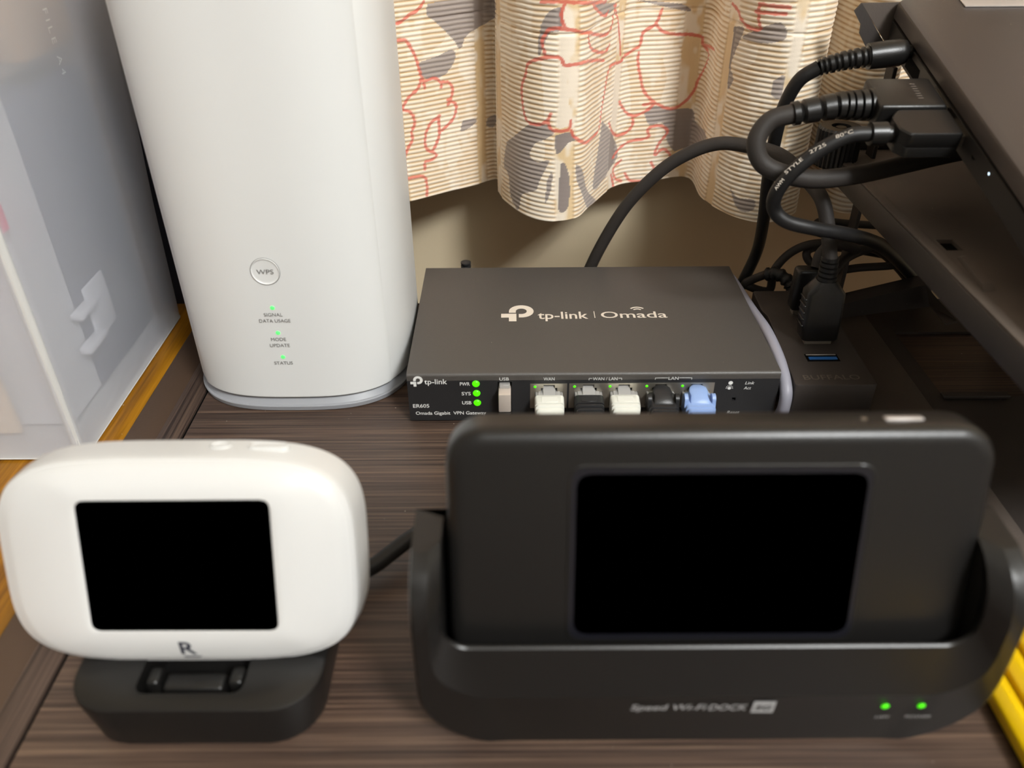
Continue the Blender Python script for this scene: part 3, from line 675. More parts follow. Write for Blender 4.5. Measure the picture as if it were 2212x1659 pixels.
# ------------------------------------------------------------------ network plugs on the front
def network_cable(cx, boot, style, label, ends):
    """one cable with its front plug; the cord runs down to the desk behind the black dock"""
    t = thing('network_cable', label, 'cable', (cx, -14, 0), group='network cables plugged into the black router')
    part('connector', join(bx(cx - 5.85, cx + 5.85, -3.2, 10.5, 8.0, 15.4, .3, 1), bx(cx - 4.7, cx + 4.7, -3.5, 1, 15.2, 15.9, .2, 1)), CLEAR, t, label='clear plug')
    # latch: a thin tongue rising towards the router
    bm = nb(); prism(bm, [(cx - 2.9, -3.6, 16.0), (cx - 2.3, 1.0, 18.9), (cx - 2.3, 1.0, 18.3), (cx - 2.9, -3.6, 15.2)], (0, 0, 0)) if False else None
    box(bm, cx - 2.6, cx + 2.6, -3.4, 2.0, -.45, .45, .15, 1, M=Matrix.Translation((0, 0, 16.9)) @ Matrix.Rotation(math.radians(28), 4, 'X')) 
    if style != 'hump': part('latch', bm, CLEAR, t)
    else: bm.free()
    bm = nb()
    def rg(y, w, h, zc, r=1.6): return [(x + cx, y, z) for x, z in rrect(w, h, r, 4, 0, zc)]
    if style == 'ribbed':
        loft(bm, [rg(-3.0, 11.6, 8.6, 11.6), rg(-3.6, 12.4, 9.2, 11.7), rg(-8.8, 12.2, 9.0, 11.5)])
        y = -9.0
        for k in range(6):
            w = 12.0 - k * .75; h = 8.8 - k * .6; zc = 11.3 - k * .5
            loft(bm, [rg(y, w - 1.2, h - 1.2, zc), rg(y - .25, w, h, zc), rg(y - 1.3, w, h, zc), rg(y - 1.6, w - 1.2, h - 1.2, zc)]); y -= 1.75
        box(bm, cx - 3.4, cx + 3.4, -8.2, -4.6, 16.0, 16.3, .1, 1)
    else:
        loft(bm, [rg(-1.5, 11.4, 8.4, 11.8), rg(-2.4, 12.0, 9.0, 11.8), rg(-9.5, 12.2, 9.0, 11.4), rg(-16, 10, 8, 10.8), rg(-20, 8, 7, 10)])
        y = -11
        for k in range(4):
            loft(bm, [rg(y, 11 - k, 8.8 - k * .5, 11), rg(y - .2, 12.4 - k, 9.8 - k * .5, 11), rg(y - 1.2, 12.4 - k, 9.8 - k * .5, 11), rg(y - 1.5, 11 - k, 8.8 - k * .5, 11)]); y -= 1.9
    part('boot', bm, boot, t)
    if style == 'hump':
        rows = []
        for y, w, z in ((1.2, 4.6, 18.2), (-.6, 5.4, 19.2), (-2.2, 7.4, 19.5), (-4.6, 8.4, 19.1), (-6.6, 7.4, 18.4), (-8.4, 8.2, 17.6), (-9.8, 8.4, 16.4), (-10.4, 8.2, 15.4)):
            rows.append([(cx - w / 2, y, z - 1.8), (cx - w / 2 + .3, y, z - .5), (cx - w / 2 + 1.2, y, z), (cx + w / 2 - 1.2, y, z), (cx + w / 2 - .3, y, z - .5), (cx + w / 2, y, z - 1.8)])
        bm = nb(); loft(bm, rows, closed=True); part('latch_cover', bm, boot, t)
        for s in (-1, 1):
            bm = nb()
            pts = [(cx + s * 5.0, -7.3 + 2.3 * math.cos(a), 16.6 + 2.3 * math.sin(a)) for a in [math.radians(-10 + 20 * k) for k in range(11)]] + [(cx + s * 5.0, -10.2, 14), (cx + s * 5.0, -4.8, 14)]
            prism(bm, pts, (s * 1.5, 0, 0)); part('side_guard', bm, boot, t)
    m = {BOOTW: BOOTW, BOOTK: RUBBER, BOOTB: BOOTB}[boot]
    part('cord', tube([(cx, -16, 10.8), (cx, -24, 8.6)] + ends, 2.7), m, t)
network_cable(60.3, BOOTW, 'ribbed', 'white network cable in the leftmost port marked WAN', [(60, -34, 3.2), (56, -50, 2.9), (40, -66, 2.9), (20, -76, 2.9), (28, -86, 2.9), (55, -88, 2.9)])
network_cable(77.1, BOOTK, 'ribbed', 'black network cable with clear latch, between the two white cables', [(78, -34, 3.2), (84, -52, 2.9), (95, -72, 2.9), (98, -84, 2.9)])
network_cable(92.2, BOOTW, 'ribbed', 'white network cable between two black cables on the router', [(94, -34, 3.2), (104, -52, 2.9), (116, -70, 2.9), (122, -86, 2.9)])
network_cable(107.8, BOOTK, 'hump', 'black network cable with humped latch cover beside the blue one', [(111, -34, 3.2), (124, -50, 2.9), (134, -68, 2.9), (138, -84, 2.9)])
network_cable(123.0, BOOTB, 'hump', 'light blue network cable in the rightmost router port', [(127, -34, 3.2), (138, -48, 2.9), (148, -64, 2.9), (150, -84, 2.9)])

# ------------------------------------------------------------------ white pocket router on its black cradle
LEAN = math.radians(19)
def frame(origin, lean, yaw=0.0):
    X = Vector((math.cos(yaw), math.sin(yaw), 0)); Z = Vector((-math.sin(yaw) * math.sin(lean), math.cos(yaw) * math.sin(lean), math.cos(lean))); Y = Z.cross(X)
    M = Matrix.Identity(4)
    for i in range(3): M[i][0], M[i][1], M[i][2], M[i][3] = X[i], Y[i], Z[i], origin[i]
    return M
PC = CAM + (ROT @ Vector(((386 - CX) / F_PX, -(1220 - CY) / F_PX, -1.0))) * 229.5
M = frame(PC, LEAN)
t = thing('pocket_router', 'white rounded pocket router with black screen, leaning on a black cradle', 'mobile router', M=M)
a_, b_ = 49.9, 31.6
def pr(y, da, db, n=4.0, N=96): return [(x, y, z) for x, z in superell(a_ - da, b_ - db, n, N)]
bm = nb(); loft(bm, [pr(.9, 6, 5), pr(.05, 2.2, 1.9), pr(.8, .5, .45), pr(2.0, 0, 0), pr(3.0, -.1, -.1), pr(9, -.9, -.5), pr(14.0, -.9, -.5), pr(16.2, .6, .9), pr(17.2, 4, 4)])
part('body', bm, WHITEG, t, local=True, ang=30)
def plane_pts(pix, P0, Nn):
    out = []
    for u, v in pix:
        d = ROT @ Vector(((u - CX) / F_PX, -(v - CY) / F_PX, -1.0)); k = (P0 - CAM).dot(Nn) / d.dot(Nn); out.append(CAM + d * k)
    return out
def rounded_poly(corners, r, n=5):
    """3-D planar polygon with rounded corners"""
    out = []; m = len(corners)
    for i in range(m):
        p, a, b = corners[i], corners[i - 1], corners[(i + 1) % m]
        u = (a - p).normalized() * r; w = (b - p).normalized() * r
        for k in range(n + 1):
            s = k / n; out.append((p + u) * (1 - s) ** 2 + p * 2 * s * (1 - s) + (p + w) * s ** 2)
    return out
nW = -(M.to_3x3() @ Vector((0, 1, 0)))
KB_ = 4.0
face0 = M @ Vector((0, -KB_, 0))
loc = lambda pts, Mi: [Mi @ p for p in pts]
# front face plate with the screen cut through it: ring strip between screen outline and body outline
scr = rounded_poly(plane_pts([(158, 1082), (581, 1079), (603, 1362), (200, 1363)], face0, nW), 2.6)
Mi = M.inverted()
scr_l = [Mi @ p for p in scr]
cx_ = sum(p.x for p in scr_l) / len(scr_l); cz_ = sum(p.z for p in scr_l) / len(scr_l)
N_ = 96
def ray_poly(th, poly):
    d = Vector((math.cos(th), math.sin(th))); o = Vector((cx_, cz_)); best = None
    for a, b in zip(poly, poly[1:] + poly[:1]):
        a2 = Vector((a.x, a.z)) - o; e = Vector((b.x - a.x, b.z - a.z)); den = d.x * e.y - d.y * e.x
        if abs(den) < 1e-9: continue
        tt = (a2.x * e.y - a2.y * e.x) / den; s = (a2.x * d.y - a2.y * d.x) / den
        if tt > 0 and -1e-6 <= s <= 1 + 1e-6: best = tt if best is None else min(best, tt)
    return o + d * best
bm = nb()
rings = []
outer = superell(a_ - .9, b_ - .8, 4.0, N_)
def ring_at(f, y):
    r = []
    for x, z in outer:
        th = math.atan2(z - cz_, x - cx_); p = ray_poly(th, scr_l); r.append((p.x + (x - p.x) * f, y, p.y + (z - p.y) * f))
    return r
loft(bm, [ring_at(0, .9 - KB_), ring_at(0, -.15 - KB_), ring_at(.015, -.3 - KB_)] + [ring_at(f, -.3 - KB_ * (1 - f ** 1.9)) for f in (.1, .2, .3, .4, .5, .6, .7, .8, .88)] + [ring_at(.95, -.12), ring_at(.985, .15), ring_at(1, .75)], cap=False)
part('faceplate', bm, WHITEG, t, local=True, ang=40)
bm = nb(); bm.faces.new([bm.verts.new((p.x, .02 - KB_, p.z)) for p in scr_l]); part('screen', bm, GLASS, t, local=True, label='black screen', flat=True)
pR = [Mi @ p for p in plane_pts([(405, 1410), (411, 1430)], face0, nW)]
def surf_y(x, z):
    th = math.atan2(z - cz_, x - cx_); p = ray_poly(th, scr_l)
    ro = min(outer, key=lambda q_: abs(math.atan2(q_[1] - cz_, q_[0] - cx_) - th)); d0 = math.hypot(p.x - cx_, p.y - cz_); d1 = math.hypot(ro[0] - cx_, ro[1] - cz_)
    f = (math.hypot(x - cx_, z - cz_) - d0) / (d1 - d0)
    return -.3 - KB_ * (1 - max(0, min(1, f)) ** 1.9) - .22
def bar_strip():
    bm = nb(); top, bot = [], []
    for k in range(15):
        s = k / 14; top.append(bm.verts.new((pR[1].x - 2.7 + 5.6 * s, 0, pR[1].z + .75))); bot.append(bm.verts.new((pR[1].x - 2.1 + 4.2 * s, 0, pR[1].z + .15)))
    for k in range(14): bm.faces.new((bot[k], bot[k + 1], top[k + 1], top[k]))
    return bm
logo_bm = join(text('R', (pR[0].x, 0, pR[0].z + 1.2), (1, 0, 0), (0, 0, 1), width=4.7, height=4.9, bold=.02),
    bar_strip())
for v in logo_bm.verts: v.co.y = surf_y(v.co.x, v.co.z)
part('logo', logo_bm, INKD, t, local=True, label='dark letter R with a bar under it', flat=True)
ztop = b_ + .45
bm = nb(); loft(bm, [[(12.0 + 3.0 * k_ * math.cos(a), 9 + 2.2 * k_ * math.sin(a), ztop + h) for a in [2 * PI * i / 24 for i in range(24)]] for k_, h in ((1, -.8), (1, .35), (.85, .45), (.8, .1), (.3, .1))]); part('side_button', bm, WHITEG, t, local=True)
bm = nb(); loft(bm, [[(25.6 + x * k_, 9 + y * k_, ztop + h) for x, y in rrect(11.5, 4.2, 2.0, 6)] for k_, h in ((1, -1.2), (1, .2), (.92, .32), (.88, .05), (.5, .05))]); part('side_button', bm, WHITEG, t, local=True)
# cradle
t = thing('charging_cradle', 'black rounded cradle base under the white pocket router', 'cradle', (-46, -124, 0))
def cr_ring(z, x0, x1, y0, y1, r): return [(x, y, z) for x, y in rrect(x1 - x0, y1 - y0, r, 8, (x0 + x1) / 2, (y0 + y1) / 2)]
bm = nb()
R_ = [cr_ring(0, -77.5, -12, -151, -93, 13), cr_ring(.8, -78.5, -11, -152, -92, 14), cr_ring(14.2, -81.2, -9.8, -152.2, -91.5, 14), cr_ring(15.6, -80.9, -10.1, -151.8, -91.8, 13.6), cr_ring(16, -80.2, -10.8, -151.0, -92.4, 13),
      cr_ring(16, -62.0, -31.6, -146.4, -99, 3), cr_ring(4.5, -61.5, -32.1, -145.8, -100, 3)]
loft(bm, R_); part('base', bm, PLASTIC, t, ang=40)
part('connector_bar', bx(-56, -38.5, -143, -137, 5, 13.0, 1.2, 3), PLASTIC, t)
part('hinge_arm', bx(-61, -57, -142, -136, 4.6, 14.4, 1.2, 3), PLASTIC, t)
part('hinge_arm', bx(-37.2, -33, -142, -136, 4.6, 14.4, 1.2, 3), PLASTIC, t)
single('charging_cable', tube([(-30, -94, 5), (-18, -97, 5), (-4.8, -91, 6), (2, -85, 7), (8.8, -79, 8.5), (18, -70, 8), (34, -55, 4), (40, -40, 3), (30, -20, 3)], 2.9), RUBBER, 'black cable running from the white router cradle to the black dock', 'cable')

# ------------------------------------------------------------------ black mobile router in its dock
LEAN2 = math.radians(15.5)
top_ = CAM + (ROT @ Vector(((1566 - CX) / F_PX, -(931 - CY) / F_PX, -1.0))) * 197.0
Z2 = Vector((0, math.sin(LEAN2), math.cos(LEAN2)))
MC = top_ - Z2 * 33.6
M2 = frame(MC, LEAN2)
t = thing('mobile_router', 'black mobile router with wide dark screen standing in the dock', 'mobile router', M=M2)
bm = nb()
def xr(y, d, r): return [(x, y, z) for x, z in rrect(136 - 2 * d, 68 - 2 * d, r, 10)]
loft(bm, [xr(.0, 4.4, 6), xr(.12, 3.0, 7.2), xr(.6, 1.6, 8.6), xr(1.5, .6, 9.6), xr(2.8, .1, 10), xr(4.5, 0, 10), xr(11, 0, 10), xr(13.4, .7, 9.3), xr(14.6, 2.2, 8)])
part('body', bm, PLASTIC, t, local=True, ang=50)
n2 = -(M2.to_3x3() @ Vector((0, 1, 0))); M2i = M2.inverted()
def scrn(px, r, y): 
    return [Vector((p.x, y, p.z)) for p in [M2i @ p for p in rounded_poly(plane_pts(px, MC, n2), r)]]
A = scrn([(1228, 1004), (1900, 1001), (1842, 1385), (1219, 1388)], 4.6, -.05); B = scrn([(1235, 1011), (1891, 1008), (1835, 1377), (1227, 1380)], 4.0, -.05)
bm = nb()
loft(bm, [[Vector((p.x, .05, p.z)) for p in A], [Vector((p.x * 1, -.28, p.z)) for p in [a * .6 + b * .4 for a, b in zip(A, B)]], [Vector((p.x, -.1, p.z)) for p in B]], cap=False)
part('screen_rim', bm, PLASTIC, t, local=True, ang=60)
bm = nb(); bm.faces.new([bm.verts.new((p.x, -.08, p.z)) for p in B]); part('screen_border', bm, BEZEL, t, local=True, flat=True)
C_ = scrn([(1246, 1024), (1880, 1021), (1826, 1366), (1238, 1369)], 4.0, -.14)
bm = nb(); bm.faces.new([bm.verts.new(p) for p in C_]); part('screen', bm, GLASS, t, local=True, label='black screen', flat=True)
part('power_button', bx(41.0, 50.6, 5.2, 7.4, 33.6, 34.5, .4, 2), SILVER, t, local=True, label='silver button')
bm = nb(); disc(bm, (36.0, 6.4, 34.0), .8, 0, (1, 0, 0), (0, 1, 0), (0, 0, .08)); part('top_lamp', bm, mat('dull lamp', srgb(120, 108, 96), .5), t, local=True)

t = thing('router_dock', 'black upright dock holding the black mobile router, two green lamps', 'dock', (95, -140, 0))
XL, XR_, ZT = 19.0, 171.4, 66.0
def fy(z):
    base = np.interp(z, [0, 3, 20, 34, 52, 58, 62, 64.6, 66], [-151, -153.4, -155.2, -155.6, -154.6, -152.6, -149.6, -146, -141.5])
    return float(base)
def ucont(xl, xr, zb, rl, zt=ZT, n=14, m=20):
    """open U: left top, down, round corner, along, round corner, up"""
    pts = []
    for k in range(m): pts.append((xl, zt + (zb + rl - zt) * k / m))
    for k in range(n + 1):
        a = PI + PI / 2 * k / n; pts.append((xl + rl + rl * math.cos(a), zb + rl + rl * math.sin(a)))
    for k in range(1, m): pts.append((xl + rl + (xr - xl - 2 * rl) * k / m, zb))
    for k in range(n + 1):
        a = 1.5 * PI + PI / 2 * k / n; pts.append((xr - rl + rl * math.cos(a), zb + rl + rl * math.sin(a)))
    for k in range(1, m + 1): pts.append((xr, zb + rl + (zt - zb - rl) * k / m))
    return pts
def back(z): return -102 - 24 * (z / 66.0)
O = ucont(XL, XR_, 0, 27); O1 = ucont(XL + 1.2, XR_ - 1.2, 1.2, 26); 
Cc = ucont(XL + 4.6, XR_ - 4.6, 26, 15); In = ucont(XL + 7.4, XR_ - 9.0, 40.6, 7); Dp = ucont(XL + 7.4, XR_ - 9.0, 10, 7)
rows = [[(x, back(z), z) for x, z in O], [(x, fy(z) + 1.6, z) for x, z in O], [(x + (.35 if x < 95 else -.35) * 1, fy(z) + .5, z + .3) for x, z in O], [(x, fy(z), z) for x, z in O1],
        [(x, fy(z), z) for x, z in Cc], [(x, fy(z) + 4.0, z - .2) for x, z in In], [(x, fy(z) + 4.5, z + .15) for x, z in In], [(x, fy(z) + 5.1, z + .2) for x, z in In], [(x, fy(z) + 5.6, z - .2) for x, z in In], [(x, fy(z) + 6.0, z) for x, z in Dp], [(x, -129, z) for x, z in Dp]]
bm = nb()
V = loft(bm, rows, closed=False, cap=False)
bm.faces.new([v for v in V[-1]]); bm.faces.new([v for v in V[0]])
for e in (0, -1):
    bm.faces.new([r[e] for r in V])
part('shell', bm, PLASTIC, t, ang=16)
Xd = (1, 0, 0); Yd = Vector((0, -.08, 1)).normalized()
def td(u, v, y=-154.9): p = at(u, v, 'y', y); return Vector((p.x, fy(p.z) - .05, p.z))
p0, p1 = td(1362, 1524), td(1612, 1524)
part('print', join(text('Speed Wi-Fi', td(1444, 1524), Xd, Yd, width=(td(1526, 1524) - p0).x, height=2.9, shear=.22, bold=.006), text('DOCK', td(1572, 1524), Xd, Yd, width=(td(1614, 1524) - td(1530, 1524)).x, height=2.9, shear=.22, bold=.012)), INKS, t, label='silver printed product words', flat=True)
part('lamp_print', join(text('LAN', td(1905, 1548), Xd, Yd, width=3.8, height=1.25, shear=.2), text('POWER', td(1982, 1547), Xd, Yd, width=7.0, height=1.25, shear=.2)), INKS, t, flat=True)
qd = [td(1620, 1537), td(1668, 1537), td(1677, 1511), td(1629, 1511)]
bm = nb(); bm.faces.new([bm.verts.new(p + Vector((0, -.1, 0))) for p in qd]); part('badge', bm, INKS, t, flat=True)
part('badge_print', text('5G', td(1648, 1524) + Vector((0, -.12, 0)), Xd, Yd, width=4.6, height=2.5, shear=.22, bold=.02), PLASTIC, t, flat=True)
for u, v in ((1911, 1523), (1989, 1522)):
    bm = nb(); dome(bm, td(u, v), 1.05, .3, Xd, Yd, (0, -1, 0)); part('indicator_lamp', bm, LED, t)

# ------------------------------------------------------------------ right side: USB hub, cables, laptop stand, laptop
t = thing('usb_hub', 'flat black USB hub standing right of the black router', 'usb hub', (182, 40, 0))
hub = [(164.0, -2.6), (198.8, -2.6), (200.8, 82), (166.6, 82), (165.9, 62), (167.6, 56)]
def hring(z, d):
    c0 = Vector((182, 40)); return [(c0.x + (x - c0.x) * (1 - d / 18), c0.y + (y - c0.y) * (1 - d / 42), z) for x, y in [(p.x, p.y) for p in rounded_poly([Vector((x, y, 0)) for x, y in hub], 1.6, 4)]]
bm = nb(); loft(bm, [hring(0, .8), hring(1, .1), hring(19.2, 0), hring(19.8, .25), hring(20, .8)]); part('case', bm, STEEL, t, ang=40)
PX = lambda u, v, z=20.0: at(u, v, 'z', z)
pp = PX(1776, 773); blu = part('port', join(bx(pp.x - 7.2, pp.x + 7.2, pp.y - 2.9, pp.y + 3.1, 19.9, 20.06)), DARK, t)
sub('port_tongue', bx(pp.x - 6.2, pp.x + 6.2, pp.y - 1.8, pp.y + .1, 20.07, 20.6, .1, 1), BLUE, blu)
sub('port_shield', bx(pp.x - 6.6, pp.x + 6.6, pp.y + 1.9, pp.y + 2.5, 20.07, 20.4, .1, 1), SILVER, blu)
pb = PX(1796, 815)
part('embossed_name', text('BUFFALO', (pb.x, pb.y, 20.0), Xr, Yt, width=24, height=3.6, bold=.004), mat('dull emboss', srgb(92, 84, 74), .5), t, flat=True)

# the plug standing in the hub, and its cord to behind the router
pl = PX(1765, 742)
t = thing('usb_cable', 'thick black USB cable standing in the hub and arching behind the router', 'cable', (pl.x, pl.y, 20))
bm = nb()
YP = pl.y
def sq(z, w, d, r, cx=pl.x, cy=YP + 2): return [(x, y, z) for x, y in rrect(w, d, r, 4, cx, cy)]
part('connector', bx(pl.x - 6, pl.x + 6, YP - .5, YP + 4, 20.05, 24), NICKEL, t)
tp = at(1785, 600, 'y', YP + 4)
lean_x = (tp.x - pl.x) / (tp.z - 22)
def hx(z): return pl.x + lean_x * (z - 22)
def hyy(z): return YP + 2 + .05 * (z - 22)
zt_ = tp.z
bm = nb(); loft(bm, [sq(22.6, 15.5, 8.6, 2, hx(22.6), hyy(22.6)), sq(23.4, 16.4, 9.4, 2, hx(23.4), hyy(23)), sq(zt_ * .62, 17.4, 9.6, 2, hx(zt_ * .62), hyy(40)), sq(zt_ * .88, 17, 9.2, 2.2, hx(zt_ * .88), hyy(50)), sq(zt_ * .96, 11, 8.6, 3, hx(zt_ * .96), hyy(54)), sq(zt_ * .99, 8.6, 8, 3, hx(zt_), hyy(56))])
part('overmould', bm, PLASTIC, t, ang=45)
for k in range(5):
    z = 29 + 3.2 * k; part('grip_rib', bx(hx(z) - 9.2, hx(z) - 8.0, hyy(z) - 3.4, hyy(z) + 3.4, z, z + 1.1, .3, 1), PLASTIC, t)
bm = nb()
for k in range(5):
    z = zt_ + k * 2.2; r_ = 4.2 - .12 * k
    loft(bm, [[(hx(z) + rr * math.cos(a), hyy(z) + rr * math.sin(a), zz) for a in [2 * PI * i / 18 for i in range(18)]] for rr, zz in ((r_ - .9, z - .5), (r_, z - .3), (r_, z + 1.1), (r_ - .9, z + 1.4))])
part('strain_relief', bm, PLASTIC, t)
zz = zt_ + 9
path = [(hx(zz), hyy(zz), zz), tuple(at(1789, 500, 'y', YP + 8)), tuple(at(1775, 430, 'y', YP + 14)), tuple(at(1735, 380, 'y', YP + 28)), tuple(at(1685, 335, 'y', 70)), tuple(at(1620, 317, 'y', 86)), tuple(at(1555, 310, 'y', 95)), tuple(at(1490, 330, 'y', 100)), tuple(at(1420, 375, 'y', 104)), tuple(at(1345, 455, 'y', 108)), tuple(at(1278, 572, 'y', 112)), tuple(at(1262, 640, 'y', 114)), (112, 118, -30), (112, 122, -120)]
part('cord', tube(path, 3.15, 12), RUBBER2, t)
# second plug in the hub behind it
p2 = PX(1728, 700)
t = thing('usb_plug', 'low black plug in the hub behind the tall plug', 'plug', (p2.x, p2.y, 20))
part('overmould', bx(p2.x - 3, p2.x + 13.5, p2.y + 7, p2.y + 15, 22.5, 44, 2, 3), PLASTIC, t)
part('connector', bx(p2.x - 1, p2.x + 10, p2.y + 9, p2.y + 13, 20.05, 22.6), NICKEL, t)
part('cord', tube([(p2.x + 6, p2.y + 11, 44), (p2.x + 8, p2.y + 14, 50), (p2.x + 16, p2.y + 20, 52), (p2.x + 30, p2.y + 26, 46)], 2.4), RUBBER2, t)
# hub's own cord with ribbed relief behind it
t = thing('hub_cord', 'thin black cord leaving the back of the hub with a ribbed sleeve', 'cable', (172, 84, 8))
bm = nb(); pth = catmull([(188, 82.5, 17), (186, 86, 22), (181, 90, 25), (176, 94, 23)], 8)
sweep(bm, pth, [3.6 if (i // 2) % 2 else 2.9 for i in range(len(pth))], 16); part('strain_relief', bm, RUBBER, t)
part('cord', tube([(176, 94, 23), (171, 98, 18), (168.5, 100, 14)] + [tuple(at(u, v, 'y', y)) for u, v, y in ((1660, 628, 100), (1672, 585, 100), (1705, 548, 100), (1750, 528, 100), (1805, 527, 100), (1870, 535, 104), (1940, 548, 108), (2020, 560, 112))], 2.2), RUBBER2, t)
single('coiled_cord', tube([tuple(at(u, v, 'y', y)) for u, v, y in ((1980, 560, 100), (1930, 573, 98), (1860, 578, 96), (1800, 584, 96), (1755, 570, 98), (1742, 548, 100), (1760, 535, 104), (1810, 535, 108), (1880, 545, 110), (1950, 560, 112), (2040, 590, 114))], 2.1), RUBBER2, 'thin black cord looped above the hub', 'cable')
single('thin_cord', tube([tuple(at(u, v, 'y', y)) for u, v, y in ((2060, 500, 120), (1905, 488, 112), (1830, 483, 106), (1775, 478, 104), (1762, 490, 104), (1775, 505, 104), (1840, 512, 106), (1920, 530, 108), (2000, 560, 112))], 2.0), RUBBER2, 'thin black cord crossing behind the cables above the hub', 'cable')
single('bent_cord', tube([tuple(at(u, v, 'y', y)) for u, v, y in ((1790, 605, 62), (1806, 578, 66), (1830, 555, 74), (1868, 538, 82), (1925, 526, 92), (2000, 520, 100))], 2.6), RUBBER2, 'black cord bending away right behind the hub plug', 'cable')
single('cable_bundle', tube([tuple(at(u, v, 'y', y)) for u, v, y in ((1860, 518, 104), (1905, 535, 104), (1945, 570, 104), (1985, 622, 106), (2020, 680, 108))], [3.2] * 33 + [3.2] * 8 if False else 4.4), RUBBER2, 'thick dark cable bundle reaching down to the stand', 'cable')
# grey network cable between router and hub
single('grey_cable', tube([(158.5, 112, 14), (160.6, 102, 16.4)] + [tuple(at(u, v, 'x', 161.2)) for u, v in ((1622, 668), (1655, 715), (1684, 780), (1698, 840), (1693, 880), (1684, 905))] + [(160.4, -15, 2.9), (156, -40, 2.9), (150, -58, 2.9)], 2.65), GREYC, 'pale grey network cable squeezed between router and hub', 'cable')

# laptop (closed, tilted)
TL = math.radians(14.3)
XLp = 210.0
Lfar = Vector((XLp, 95.5, 153.4))                                   # rear left corner of the lid top
Ml = Matrix.Identity(4)
Yl = Vector((0, math.cos(TL), math.sin(TL))); Zl = Vector((0, -math.sin(TL), math.cos(TL)))
for i in range(3): Ml[i][0] = (1, 0, 0)[i]; Ml[i][1] = Yl[i]; Ml[i][2] = Zl[i]; Ml[i][3] = Lfar[i]
t = thing('laptop', 'closed dark grey laptop with a dusty lid, tilted on the stand', 'laptop', M=Ml)
LD, LW = 232.0, 330.0
bm = nb()
def lr(z, d, r): return [(x, y, z) for x, y in rrect(LW - 2 * d, LD - 2 * d, r, 6, LW / 2, -LD / 2)]
loft(bm, [lr(-7.0, .6, 5), lr(-6.6, 0, 5), lr(-1.3, 0, 5), lr(-.3, .5, 5), lr(0, 1.6, 4.5)]); part('lid', bm, LAPTOP, t, local=True, ang=30)
bm = nb(); loft(bm, [lr(-7.9, 2, 4), lr(-7.0, 2, 4)]); part('hinge_gap', bm, DARK, t, local=True)
bm = nb(); loft(bm, [lr(-22.4, 10, 6), lr(-21.4, 5.5, 6), lr(-18.6, 1.6, 5), lr(-17.6, .8, 5), lr(-9.0, .2, 5), lr(-8.2, .1, 5), lr(-7.9, .9, 5)]); part('base', bm, LAPSIDE, t, local=True, ang=25)
bm = bx(26, 150, -9.5, -1.5, .02, .6, .25, 2); bm2 = None
for v in bm.verts: pass
part('lid_badge', bm, SILVER, t, local=True, label='silver strip on the lid')
def ls(y, z): return (-.05, y, z)
led = Ml.inverted() @ at(2134, 375, 'x', XLp)
bm = nb(); dome(bm, (.55, led.y, led.z), .75, .3, (0, 1, 0), (0, 0, 1), (-1, 0, 0)); part('power_lamp', bm, LEDW, t, local=True, label='tiny white lamp')
jk = Ml.inverted() @ at(2101, 337, 'x', XLp)
bm = nb(); loft(bm, [[(.9 + a, jk.y + r_ * math.cos(w), jk.z + .4 + r_ * math.sin(w)) for w in [2 * PI * k / 24 for k in range(24)]] for a, r_ in ((0, 2.5), (-.5, 2.4), (-.5, 1.8), (.2, 1.7))], cap=False)
part('audio_jack', bm, LAPSIDE, t, local=True)
bm = nb(); disc(bm, (.45, jk.y, jk.z + .4), 1.75, 0, (0, 1, 0), (0, 0, 1)); part('jack_hole', bm, DARK, t, local=True)
def side_port(u, v, w, h):
    c_ = Ml.inverted() @ at(u, v, 'x', XLp)
    return part('port', bx(.25, .7, c_.y - w / 2, c_.y + w / 2, -13.5 - h / 2, -13.5 + h / 2, .2, 1), DARK, t, local=True)
side_port(1972, 140, 14, 5.5)

# plugs in the laptop's left side; each frame: x away from the laptop (to the left), y along its edge, z up
def plug_frame(u, v, yaw, dx=0.0):
    p = at(u, v, 'x', XLp - dx)
    X = (Matrix.Rotation(yaw, 3, 'Z') @ Vector((-1, 0, 0))); Y = Vector((0, -math.cos(TL), -math.sin(TL))); Y = (Y - X * Y.dot(X)).normalized(); Z = X.cross(Y)
    Mx = Matrix.Identity(4)
    for i in range(3): Mx[i][0], Mx[i][1], Mx[i][2], Mx[i][3] = X[i], Y[i], Z[i], p[i]
    return Mx
def rel(bm, path, r0, r1, n, flat=.9, depth=.9):
    """ribbed strain relief along a path: slots cut as grooves"""
    pts = catmull(path, 14); N = len(pts); rad = []
    for i in range(N):
        f = i / (N - 1); r = r0 + (r1 - r0) * f; g = (f * n) % 1
        rad.append(r - (depth if .36 < g < .66 and .04 < f < .96 else 0))
    sweep(bm, pts, rad, 18, flat=flat)
# a) power plug
Pa = plug_frame(1960, 118, math.radians(-6), 1)
t = thing('power_cable', 'black power cable with slotted sleeve in the rearmost laptop port', 'cable', M=Pa)
yA = Pa.translation.y
Pt = lambda u, v, y: tuple(at(u, v, 'y', y))
a0, a1, a2, a3 = (at(u, v, 'y', y) for u, v, y in ((1955, 112, yA), (1875, 122, yA), (1770, 145, yA + 1), (1730, 165, yA + 2)))
bm = nb(); sweep(bm, [a0 + Vector((8, 0, 0)), a0 + Vector((1, 0, 0)), a0, a0.lerp(a1, .15), a0.lerp(a1, .5), a1], [2.5, 2.6, 4.6, 5.3, 5.4, 5.2], 24, flat=1.0); part('plug_body', bm, PLASTIC, t, ang=50)
bm = nb(); rel(bm, [a1 + (a0 - a1) * .05, a1.lerp(a2, .5) + Vector((0, 0, .4)), a2], 4.3, 3.5, 8, flat=1); part('strain_relief', bm, PLASTIC, t, ang=25)
